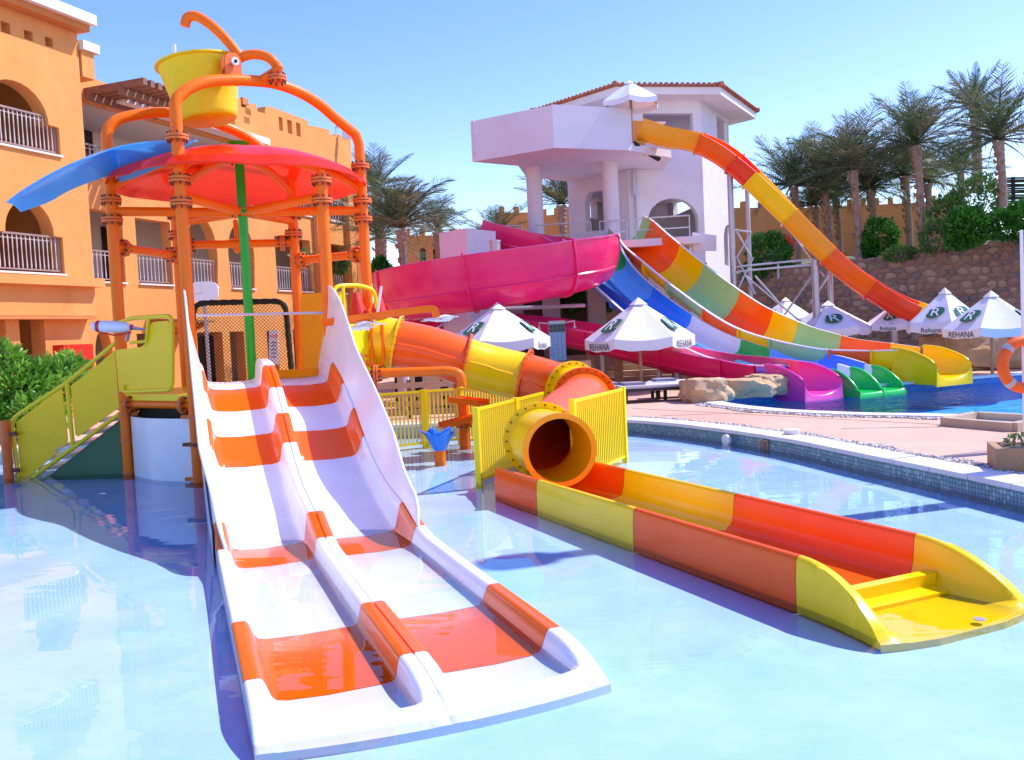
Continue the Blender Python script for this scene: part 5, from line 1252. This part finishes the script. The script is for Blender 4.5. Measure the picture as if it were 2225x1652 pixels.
umbrella(2152,636,200,728,25,170,'white parasol farthest right beside the orange life ring',logos=(0,2),txt=(0,))
umbrella(1765,690,120,735,34,180,'low white parasol canopy showing between two other parasols')
# ================================================================ PALMS
def frond_mesh(L,droop,seed,m,dens=34,wide=.36):
    rnd=random.Random(seed); mb=MB(); pts=[]; a=0
    p=Vector((0,0,0)); n=14; ang=0
    for i in range(n+1):
        pts.append(p.copy()); t=i/n; an=-droop*t**1.5; p=p+Vector((math.cos(an),0,math.sin(an)))*L/n
    mb.tube(pts,[.035*(1-i/(n+1))+.006 for i in range(n+1)],5,0)
    for side in (-1,1):
        for k in range(dens):
            t=.12+.87*k/dens; i=min(n-1,int(t*n)); f=t*n-i; q=pts[i].lerp(pts[i+1],f); T=(pts[i+1]-pts[i]).normalized(); up=Vector((-T.z,0,T.x)); S=Vector((0,side,0))
            l=L*wide*(math.sin(math.pi*min(1,t*.8+.18))**.7)*rnd.uniform(.8,1.1); dr=(T*rnd.uniform(.55,.85)+S*rnd.uniform(.65,.9)+up*rnd.uniform(.05,.5)).normalized(); w_=T*.018+up*.007
            tip=q+dr*l+Vector((0,0,-l*.18)); m_=q+dr*l*.5+Vector((0,0,.01)); mb.add([q-w_*.8,q+w_*.8,m_+w_*1.1,m_-w_*1.1,tip],[(0,1,2,3),(3,2,4)],0)
    me=mesh_of(mb,'frond',m,None); return me
FM=[frond_mesh(3.3,.10+.14*i,i,M_FR if i%3 else M_FR2,28) for i in range(4)]+[frond_mesh(3.2,.3,9,M_FR,28),frond_mesh(2.9,.8,10,M_FR2,28)]
FMM=FM+[frond_mesh(2.9,1.15,77,M_FR,28),frond_mesh(2.8,.95,78,M_FR,28)]
FMD=[frond_mesh(3.0,.9+.12*i,i+40,M_FR if i%2 else M_FR2,30) for i in range(4)]
FMS=[frond_mesh(2.6,.12,i+20,M_FR,30,.2) for i in range(2)]
def palm(u,vt,vb,Y,L,label,lean_u=0,nf=34,r=.22,spread=(-25,86),meshes=None,base_z=None,grp='date palms on the terrace',seed=None):
    rnd=random.Random(seed or int(u*3+vt)); top=V(u,vt,Y); bz=base_z if base_z is not None else V(u,vb,Y).z; bot=V(u+lean_u,vb,Y); bot.z=bz
    t=thing('palm_tree',label,'palm tree',bot,grp); n=22; mb=MB(); H=(top-bot).length; k=max(8,int(H/.11)); P=[];rr=[]
    for i in range(k+1):
        f=i/k; q=bot.lerp(top,f)+Vector((.10*math.sin(f*2.6),0,0)); P.append(q); rr.append((r*(1.15-.25*f)+(.10*(f**8)))*(1.07 if i%2 else .93))
    mb.tube(P,rr,12); mb.build('trunk',M_TR,t,25)
    # boots of cut frond bases
    bm_=MB()
    for i in range(26 if H>1.5 else 8):
        a=i*2.4; f=1-.030*i/ (H/6 if H>6 else 1); q=bot.lerp(top,max(.3,f)); d=Vector((math.cos(a),math.sin(a),0)); bm_.tube([q+d*r*.7,q+d*r*1.35+Vector((0,0,.16))],[.07,.035],5)
    o=bm_.build('frond_boots',M_TR2,t,None); o['kind']='stuff'
    ms=meshes or FM
    for i in range(nf):
        f=i/nf; az=i*2.39996+rnd.uniform(-.25,.25); el=R(lerp(spread[1],spread[0],f**.85))+rnd.uniform(-.12,.12); s=L/2.9*rnd.uniform(.85,1.08)*(.75+.25*min(1,f*4))
        M=Matrix.Rotation(az,3,'Z')@Matrix.Rotation(-el,3,'Y')@Matrix.Rotation(rnd.uniform(-.3,.3),3,'X')
        piece('frond',ms[rnd.randrange(len(ms))],t,top+Vector((0,0,.1)),M.to_euler(),(s,s,s))
    return t
SP1=(22,90)
PL_=[ # u, crown y, base y, Y, frond length, label, lean
 (1722,407,575,44,2.9,'leftmost palm of the terrace row with a wide crown beside the tall slide',12),
 (1786,388,560,43,2.9,'palm with a bushy crown, second from the left in the terrace row',16),
 (1768,450,590,46,2.0,'short young palm low between the two leftmost palms',6),
 (1813,432,560,47,2.2,'smaller palm with thin trunk tucked behind the third palm',12),
 (1850,372,585,40,3.0,'palm with thick pale trunk and yellowed fronds in the middle of the row',16),
 (1888,415,580,42,2.6,'shaded palm leaning right beside the thick pale trunk',16),
 (1962,385,560,42,3.0,'palm with bare lower trunk left of the tallest upright palm',14),
 (1987,318,575,38,2.8,'upright tall palm whose feathery crown rises above its neighbours',16),
 (2012,400,560,46,2.8,'palm mostly hidden behind the upright tall palm',6),
 (2084,375,520,48,2.5,'dusty olive palm crown low behind the pale green shrub',2),
 (2166,308,480,36,2.9,'right hand palm standing alone above the shrubs near the picture edge',12)]
for u,vt,vb,Y,L,lb,ln in PL_: palm(u,vt,vb,Y,L*.92,lb,ln,nf=42 if u<1960 else 36,r=.12 if L<2.6 else .145,spread=(-18,90),meshes=FMM)
palm(2114,232,420,52,2.9,'very tall far palm with a stiff fan of straight fronds',8,nf=40,meshes=FMS,r=.26,spread=(-30,86))
palm(868,500,600,34,2.6,'palm with drooping crown beside the end of the hotel block',6,nf=38,r=.15,base_z=DZ,grp='palms behind the spiral slide',spread=(5,88),meshes=FMD)
palm(948,505,600,44,2.0,'small palm in front of the far orange building',0,nf=30,r=.16,base_z=DZ,grp='palms behind the spiral slide')
palm(1218,448,600,46,2.4,'palm framed between the two white tower columns',0,nf=32,r=.18,base_z=DZ,grp='palms behind the spiral slide',spread=(0,86))
palm(815,415,600,47,2.4,'tall palm peeking out behind the corner of the hotel block',0,nf=34,r=.2,base_z=DZ,grp='palms behind the spiral slide')
palm(826,520,620,40,2.2,'low shaggy palm behind the pink spiral left end',0,nf=30,r=.16,base_z=DZ,grp='palms behind the spiral slide')
palm(1075,520,600,52,2.2,'far palm just visible above the launch deck rails',0,nf=26,r=.16,base_z=DZ,grp='palms behind the spiral slide')
# ================================================================ BUSHES
def leafcard(mb,p,d,l,w_,up):
    S=d.cross(up).normalized()*w_; mb.add([p-S*.2,p+S*.2,p+d*l*.5+S,p+d*l,p+d*l*.5-S],[(0,1,2,3,4)],0)
def bush(cs,n,m,name,label,cat='bush',l=.14,seed=1,hole=.0,grp=None,stems=True):
    rnd=random.Random(seed); mb=MB(); bot=min(c[0].z-c[1].z for c in cs); cc=cs[0][0]; root=thing(name,label,cat,(cc.x,cc.y,bot),grp); wt=[c[1].x*c[1].z for c in cs]
    for i in range(n):
        c,s=rnd.choices(cs,wt)[0]; th=rnd.uniform(0,6.283); z=rnd.uniform(-1,1); rr=(1-z*z)**.5; d=Vector((rr*math.cos(th),rr*math.sin(th),z)); k=rnd.uniform(.72,1.06)+.08*math.sin(d.x*7+c.x)+.08*math.sin(d.z*9)
        p=c+Vector((d.x*s.x,d.y*s.y,d.z*s.z))*k; dd=(d+Vector((rnd.uniform(-.8,.8),rnd.uniform(-.8,.8),rnd.uniform(-.3,.9)))).normalized(); leafcard(mb,p,dd,l*rnd.uniform(.6,1.3),l*.22,Vector((rnd.uniform(-1,1),rnd.uniform(-1,1),rnd.uniform(-1,1))).normalized())
    o=mb.build('foliage',m,root,None,recalc=False); o['kind']='stuff'
    if stems:
        sb=MB()
        for c,s in cs:
            for q in range(4): a=q*1.6+c.x; sb.tube([Vector((c.x+.1*math.cos(a),c.y+.1*math.sin(a),c.z-s.z)),c+Vector((s.x*.6*math.cos(a),s.y*.6*math.sin(a),s.z*.4))],[.03,.012],5)
        o=sb.build('stems',M_TR,root,None)
        o['kind']='stuff'
    return root
def E_(u,v,Y,ru,rv,rd=None): return (V(u,v,Y),Vector((ru*Y/FPX,(rd or ru*.9)*Y/FPX,rv*Y/FPX)))
bush([E_(2100,497,34,44,40),E_(2085,520,34,30,22)],5200,M_LF,'round_bush','dense bright green rounded bush on top of the stone wall','bush',.17,2)
bush([E_(2200,490,33.5,45,34),E_(2225,470,33,36,30)],4200,M_LF,'dark_bush','darker green bush at the right edge above the stone wall','bush',.17,3)
bush([E_(2120,440,37,55,52),E_(2060,470,37,42,42),E_(2035,515,36,36,36)],5200,M_LF2,'loose_shrub','loose pale green shrub rising behind the dense rounded bush','bush',.17,4)
bush([E_(1910,520,40,38,40),E_(1885,540,40,20,22)],3600,M_LF,'leafy_bush','leafy green bush between the palm trunks in mid row','bush',.18,5)
bush([E_(1955,553,37,34,14),E_(1985,560,37,20,12)],1500,M_LF2,'low_shrub','low yellowish shrub at the wall top beside the upright palm','bush',.15,6)
bush([E_(1670,555,41,45,45),E_(1700,590,41,30,20),E_(1640,590,41,26,20)],4200,M_LF,'slope_bush','green bushes on the slope behind the steel lattice posts','bush',.2,7)
bush([E_(826,592,34,17,28),E_(834,615,34,12,16)],1500,M_LF,'corner_bush','small bright bush at the corner of the hotel block','bush',.2,8)
bush([E_(732,578,40,22,14)],500,M_LF2,'balcony_plant','green plant on the balcony behind the right posts','plant',.25,9)
bush([E_(1240,655,33,30,22),E_(1300,660,33,26,20)],1800,M_LF,'shade_bush','green bush glimpsed between the pillars under the launch deck','bush',.2,10)
bush([E_(40,850,19,75,60),E_(110,835,19.5,60,50),E_(10,800,19,40,50),E_(150,805,20,34,30),E_(75,905,18.5,60,40),E_(5,900,18.5,45,40)],6500,M_LFN,'oleander_bush','large fresh green oleander bush left of the yellow stair','bush',.17,11)
bush([E_(655,560,32,18,10)],200,M_LF2,'railing_plant','small potted plant on the lower balcony railing','plant',.2,12)
# ================================================================ FAR BUILDINGS
def farbldg(u0,u1,vt,Y,label,nm,dv=(1,0),arches=(),m=M_ST2,mer=9,vt2=None,depth=6):
    a=V(u0,vt,Y); b=V(u1,vt2 if vt2 else vt,Y+dv[1]); root=thing(nm,label,'building',(a.x,a.y,DZ)); F=Fac(a.xy,(b-a).xy); 
    if F.n.dot(C0-F.o)<0: F.n=-F.n
    L=(b-a).length; L=Vector(((b-a).x,(b-a).y,0)).length; out=[(0,DZ),(L,DZ),(L,b.z)]; 
    for k in range(mer):
        f0=1-(k+.35)/mer; f1=1-(k+.72)/mer; zz=lambda f:lerp(a.z,b.z,f); out+= [(L*f0,zz(f0)),(L*f0,zz(f0)+.42),(L*f1,zz(f1)+.42),(L*f1,zz(f1))]
    out.append((0,a.z)); hs_=[]
    for (ua,ub,va,vb) in arches: x0,_=F.sz(ua,vb); x1,_=F.sz(ub,vb); zb=F.sz(ua,vb)[1]; za=F.sz(ua,va)[1]; r=(x1-x0)/2; hs_.append(arch(x0,x1,zb,max(zb+.05,za-r)))
    facwall(F,out,hs_,.5,'wall',m,root)
    mb=MB(); mb.plate([F.W(0,DZ,-depth*.15),F.W(L,DZ,-depth*.15),F.W(L,b.z-.1,-depth*.15),F.W(0,a.z-.1,-depth*.15)],F.n,.2); mb.build('inner_wall',M_DK if arches else m,root,None)
    return root,F,L
farbldg(1745,2075,452,62,'long orange building with red edged battlements behind the palms','terrace_building',(1,-4),vt2=437,mer=11)
r_,F_,L_=farbldg(1560,1760,452,58,'orange building with a red rimmed arch behind the steel supports','arched_building',arches=((1662,1718,508,572),),mer=5)
c=F_.sz(1690,545); mb=MB(); P=[F_.W(c[0]+1.0*math.cos(math.pi*i/12),c[1]+.95*math.sin(math.pi*i/12),.06) for i in range(13)]; mb.tube(P,.17,6); mb.build('arch_rim',M_RD,r_,None)
farbldg(868,1000,512,58,'far orange building with stepped gable and two dark arched windows','far_gabled_building',arches=((912,926,540,572),(941,954,540,572)),mer=4)
farbldg(1075,1170,462,66,'flat topped orange building seen between the tower columns','far_flat_building',mer=3)
farbldg(1170,1250,470,60,'stepped orange wall behind the right white column','far_stepped_wall',mer=3,vt2=462)
# thatched shelter at the right edge
th=thing('thatched_shelter','dark slatted palm frond screen at the right edge behind the lone palm','shelter',V(2205,440,38))
mb=MB(); rnd=random.Random(3)
for i in range(16):
    y=388+i*4.6; mb.beam(V(2180-rnd.uniform(0,8)+max(0,(8-i))*0,y,38),V(2260,y-2+rnd.uniform(-2,2),38),.12,.06)
mb.build('slats',mat('thatch_dark',(.05,.035,.025),.95,var=.3),th,None)['kind']='stuff'
mb=MB(); p=V(2200,385,38.2); mb.tube([(p.x,p.y,4.5),(p.x,p.y,p.z)],.08,8); mb.build('post',M_WD,th)
# ================================================================ POOLSIDE THINGS
def lounger(c,ang,label,L=1.9,W=.66):
    t=thing('sun_lounger',label,'lounger',c,'sun loungers under the parasol'); Rz=Matrix.Rotation(ang,3,'Z'); X=Rz@Vector((1,0,0))
    mb=MB(); mb.box(c+Vector((0,0,.30)),(L,W,.05),rz=ang); mb.build('frame',M_LGB,t,20)
    mb=MB(); mb.box(c+Vector((0,0,.375)),(L*.98,W*.94,.09),rz=ang); o=mb.build('cushion',M_CUSH,t,20); bv=o.modifiers.new('b','BEVEL'); bv.width=.03; bv.segments=2
    for x in (-.42,.42):
        for y in (-.4,.4): mb=MB(); mb.box(c+Rz@Vector((x*L,y*W,.14)),(.07,.07,.28),rz=ang); mb.build('leg',M_LGB,t,None)
    mb=MB(); mb.box(c+X*(-L*.30)+Vector((0,0,.45)),(.5,W*.8,.06),rz=ang); o=mb.build('towel_roll',mat('mesh_grey',(.28,.25,.32),.9),t,20)
def LG(u,v): p=G(u,v,DZ); return p
lounger(LG(1368,872),R(8),'lounger with grey cushion right behind the yellow fence'); lounger(LG(1425,872),R(8),'middle lounger with black frame under the logo parasol'); lounger(LG(1492,862),R(4),'white cushioned lounger closest to the tan rock')
# tables / small seats near steps
sp_=thing('timber_steps','sand coloured steps and low terrace walls behind the loungers','steps',(2.5,30,DZ))
for i,(z,y) in enumerate(((.18,29.0),(.36,29.5),(.54,30.0),(.72,30.5),(.9,31.0))):
    mb=MB(); mb.box((3.0,y,DZ+z/2),(6.6-i*.25,.5,z)); mb.build('step',mat('sand_step',(.55,.38,.28),.85,var=.1,bump=.2),sp_,20)
for u in (1285,1345,1470): 
    p=G(u,838,DZ); q=thing('timber_post','square sandy timber post '+{1285:'left of the big logo parasol',1345:'just left of the parasol pole',1470:'right of the parasol near the pink slide'}[u],'post',p); mb=MB(); mb.box(p+Vector((0,0,.85)),(.24,.24,1.7)); mb.build('shaft',M_WDL,q,20)
# low slatted timber fence behind the yellow one (left)
tf=thing('timber_slat_fence','low pink brown timber slat fence beyond the pool behind the yellow bars','fence',(-2,19,DZ))
for i in range(4):
    mb=MB(); mb.box((-.7,19.6,DZ+.12+i*.20),(5.4,.05,.12)); mb.build('slat',M_WDL,tf,None)
for i in range(6): mb=MB(); mb.box((-3.3+i*1.04,19.66,DZ+.42),(.1,.08,.84)); mb.build('post',M_WD,tf,None)
tn=thing('slatted_shade_structure','timber slatted low hut seen under the tube slide','hut',(-1,22,DZ))
for i in range(8): mb=MB(); mb.box((-2.6+i*.62,22,DZ+.5),(.42,.08,1.0)); mb.build('board',M_WDL,tn,None)
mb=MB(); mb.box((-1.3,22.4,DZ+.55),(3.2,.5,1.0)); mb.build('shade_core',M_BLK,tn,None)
mb=MB(); p=V(883,835,20); mb.tube([(p.x,p.y,DZ),(p.x,p.y,1.3)],.06,8); mb.build('white_post',M_WP,tn)
# tiled shower
sh=thing('tiled_shower','tall blue tiled shower column with chrome arms','shower',G(1208,800,DZ))
a=V(1208,690,25.5); c=Vector((a.x,a.y,0)); mb=MB(); mb.box((c.x,c.y,(DZ+a.z)/2-.05),(.46,.30,a.z-DZ-.1)); mb.build('core',M_MOSG,sh,20)
tm=[];M_SHB=mat('shower_tile_blue',(.16,.33,.60),.2,var=.1,vscale=9); M_SHD=mat('shower_tile_navy',(.01,.02,.06),.2)
q=MB(); q.box((0,0,0),(.105,.02,.105)); tb1=mesh_of(q,'tile',M_SHB,None); q=MB(); q.box((0,0,0),(.105,.02,.105)); tb2=mesh_of(q,'tile',M_SHD,None)
nz_=int((a.z-DZ-.1)/.115)
for k in range(nz_):
    for i in range(4): piece('tile',tb2 if k>=nz_-2 or k==nz_//2-1 else tb1,sh,(c.x-.172+i*.115,c.y-.158,DZ+.06+k*.115))
mb=MB(); z=a.z-.16
for s in (-1,1): mb.tube([(c.x+s*.2,c.y-.05,z),(c.x+s*.5,c.y-.1,z+.03),(c.x+s*.5,c.y-.1,z-.12)],.02,6); mb.disc((c.x+s*.5,c.y-.1,z-.14),(0,0,1),.05,.03,10)
mb.build('shower_arms',M_STL,sh,None); sh.children[-1]['kind']='stuff'
# rocks at the pool end
def rock(c,s,seed,label):
    rnd=random.Random(seed); bm=bmesh.new(); bmesh.ops.create_icosphere(bm,subdivisions=4,radius=1)
    from mathutils import noise
    for v in bm.verts:
        p=v.co.copy(); d=noise.fractal(p*1.1+Vector((seed*3,0,0)),1,2,5)*.38+noise.noise(p*3+Vector((seed,2,1)))*.10; v.co=p*(1+d); 
        v.co.z=max(-.55,min(.62+.12*noise.noise(p*1.5),v.co.z)); v.co=Vector((v.co.x*s[0],v.co.y*s[1],(v.co.z+.5)*s[2]))
    me=bpy.data.meshes.new('boulder'); bm.to_mesh(me); bm.free(); me.materials.append(M_ROCK); me.shade_smooth(); me.set_sharp_from_angle(angle=R(28)); o=bpy.data.objects.new('boulder',me); COL.objects.link(o); o.location=c; tag(o,label,'rock'); return o
rock(G(1535,872,DZ),(.55,.5,.46),2,'large flat topped tan boulder at the left corner of the blue pool'); rock(G(1608,862,DZ),(.7,.5,.38),5,'tan boulder in the middle under the pink slide'); rock(G(1665,856,DZ),(.55,.45,.42),8,'shaded brown boulder touching the pink slide bottom'); rock(V(1935,822,25.5),(1.1,.5,.5),9,'low pale rock between the green and yellow scoops')
rock(V(2190,795,27.5),(2.6,.8,.9),11,'long brown rock on the far rim of the blue pool')
mb=MB(); c=V(2120,770,27); 
pts=[c+Vector((x,0,z)) for x,z in ((-.9,-.12),(.0,-.16),(.75,-.1),(.85,.1),(.3,.22),(-.4,.16),(-.85,.08))]
mb.plate(pts,(0,-1,0),.8); o=mb.build('tarp',mat('tarp_teal',(.01,.20,.38),.6,var=.2,bump=.4,bscale=5),None,50); tag(o,'crumpled teal tarp lying on the rock behind the blue pool','tarp')
# pool wall fittings
f1=thing('pool_light','round pale underwater light in the splash pool wall','light',G(1588,968,.12)); p=PL(1588,967,Vector((3.55,14.3,0)),Vector((.9,.42,0))); p=Vector((3.45,14.42,.13)); mb=MB(); mb.disc(p+Vector((-.03,-.02,0)),(.9,.42,0),.085,.04,20); mb.build('lens',M_CO,f1); mb=MB(); mb.ring(p+Vector((-.05,-.03,0)),(.9,.42,0),.09,.06,.03,20); mb.build('trim_ring',M_WP,f1)
f2=thing('pool_skimmer','small rectangular skimmer mouth in the splash pool wall','skimmer',(3.8,13.6,.1)); p=Vector((3.80,13.62,.13)); ang_=math.atan2(-.9,.42); mb=MB(); mb.box(p,(.17,.03,.16),rz=ang_); mb.build('frame',M_WDL,f2,None); mb=MB(); mb.box(p+Vector((-.02,-.008,0)),(.12,.03,.11),rz=ang_); mb.build('flap',mat('skimmer_brown',(.25,.17,.12),.7),f2,None)
dr=MB(); p=G(1705,948,DZ+.04); dr.disc(p+Vector((.2,.3,.03)),(0,0,1),.12,.06,16); o=dr.build('coping_lid',M_CO,None); tag(o,'small pale round lid lying on the splash pool coping','lid')
# stone kerb frame and planter on the deck
kf=thing('kerb_frame','square beige stone kerb frame lying on the sandy deck','kerb',G(2130,925,DZ))
A1,B1,C1,D1=G(2052,925,DZ),G(2200,938,DZ),G(2290,922,DZ),G(2120,912,DZ)
for a,b in ((A1,B1),(B1,C1),(C1,D1),(D1,A1)):
    mb=MB(); mb.beam(a+Vector((0,0,.06)),b+Vector((0,0,.06)),.14,.14 if (a-A1).length<.1 else .137); mb.build('kerb_stone',mat('kerb_beige',(.50,.37,.26),.85,var=.1,bump=.2),kf,20)
mb=MB(); mb.add([A1+Vector((0,0,.02)),B1+Vector((0,0,.02)),C1+Vector((0,0,.02)),D1+Vector((0,0,.02))],[(0,1,2,3)]); mb.build('infill',M_CO,kf,None)
pt=thing('deck_planter','brown stone planter with pebbles at the right edge of the deck','planter',G(2210,1030,DZ)); c=G(2235,1018,DZ); ap_=R(-20)
mb=MB(); 
for x,y,sx_,sy_ in ((0,-.26,.74,.08),(0,.26,.74,.08),(-.33,0,.08,.437),(.33,0,.08,.437)): q=Matrix.Rotation(ap_,3,'Z')@Vector((x,y,0)); mb.box(c+q+Vector((0,0,.13)),(sx_,sy_,.26),rz=ap_)
mb.build('box',mat('planter_brown',(.40,.24,.13),.85,var=.15,bump=.3),pt,None)['kind']='stuff'
mb=MB(); rnd=random.Random(1)
for i in range(160): q=Matrix.Rotation(ap_,3,'Z')@Vector((rnd.uniform(-.28,.28),rnd.uniform(-.2,.2),.22)); mb.tube([c+q,c+q+Vector((0,0,.04))],[.025,.012],5)
mb.build('pebble_fill',mat('pebble_mix',(.42,.28,.2),.9,var=.4,vscale=25),pt,None)['kind']='stuff'
bush([(c+Vector((-.05,0,.30)),Vector((.18,.12,.08)))],140,M_LF2,'planter_sprig','tiny green sprig growing in the deck planter','plant',.06,15)
# life ring on a white pole
lp=thing('white_pole','thin white pole at the right edge carrying the life ring','pole',(6.62,11.75,DZ)); pb=V(2223,792,11.4); mb=MB(); mb.tube([(pb.x,pb.y,DZ),(pb.x,pb.y,V(2222,500,11.4).z)],.02,10); mb.build('shaft',M_WP,lp)
lp.location=(pb.x,pb.y,DZ); lp.children[0].data.transform(Matrix.Translation((6.62-pb.x,11.75-pb.y,0)))
lr=thing('life_ring','orange life ring with pale bands hanging on the white pole','life ring',(pb.x,pb.y-.1,V(2223,852,11.3).z)); c=V(2224,792,11.22); mb=MB(); n=48; mats_=[]
for i in range(n):
    a=2*math.pi*i/n
for k in range(8):
    a0=k*math.pi/4+R(8); seg_=[(a0,a0+R(33)),(a0+R(33),a0+R(45))]
    for q,(x,y) in enumerate(seg_):
        if q==1 and k%2: x,y=x,y
        mb=MB(); P=[c+Vector((math.cos(t)*.295,.05*math.cos(t),math.sin(t)*.295)) for t in [lerp(x,y,i/8) for i in range(9)]]
        mb.tube(P,.068 if (q==0 or k%2) else .070,14); mb.build('ring_segment' if (q==0 or k%2) else 'reflective_band',gel('ring_orange',(.88,.13,.01),rough=.5,coat=0) if (q==0 or k%2) else mat('band_grey',(.45,.42,.44),.5),lr,50)
# basketball backboard behind the splash structure
bb=thing('backboard','white rounded backboard with a thin hoop bracket in front of the hotel','backboard',V(440,640,24)); c=V(441,634,24); mb=MB(); pts=[c+Vector((math.copysign(abs(math.cos(a))**.6,math.cos(a))*.40,0,math.copysign(abs(math.sin(a))**.6,math.sin(a))*.27)) for a in [2*math.pi*i/24 for i in range(24)]]; mb.plate(pts,(0,-1,0),.05); mb.build('board',M_WP,bb,30)
mb=MB(); mb.tube([c+Vector((-.05,-.03,.15)),c+Vector((.15,-.5,-.05)),c+Vector((-.1,-.5,-.1))],.012,6); mb.tube([c+Vector((0,.05,0)),(c.x,c.y+.1,DZ)],.05,8); mb.build('hoop_bracket',M_STL,bb,None); bb.children[-1]['kind']='stuff'

# tall lamp post whose long shadow crosses the splash pool
lpp=thing('lamp_post','tall slim lamp post standing on the deck beyond the right picture edge','lamp post',(7.5,10.25,DZ))
mb=MB(); mb.tube([(7.5,10.25,DZ),(7.5,10.25,9.5)],[.17,.12],12); mb.build('pole',M_WP,lpp)
mb=MB(); mb.tube([(7.5,10.25,9.5),(7.5,10.25,9.6),(7.5,10.25,9.95),(7.5,10.25,10.05)],[.12,.26,.26,.05],14); mb.build('lamp_head',M_WP,lpp)
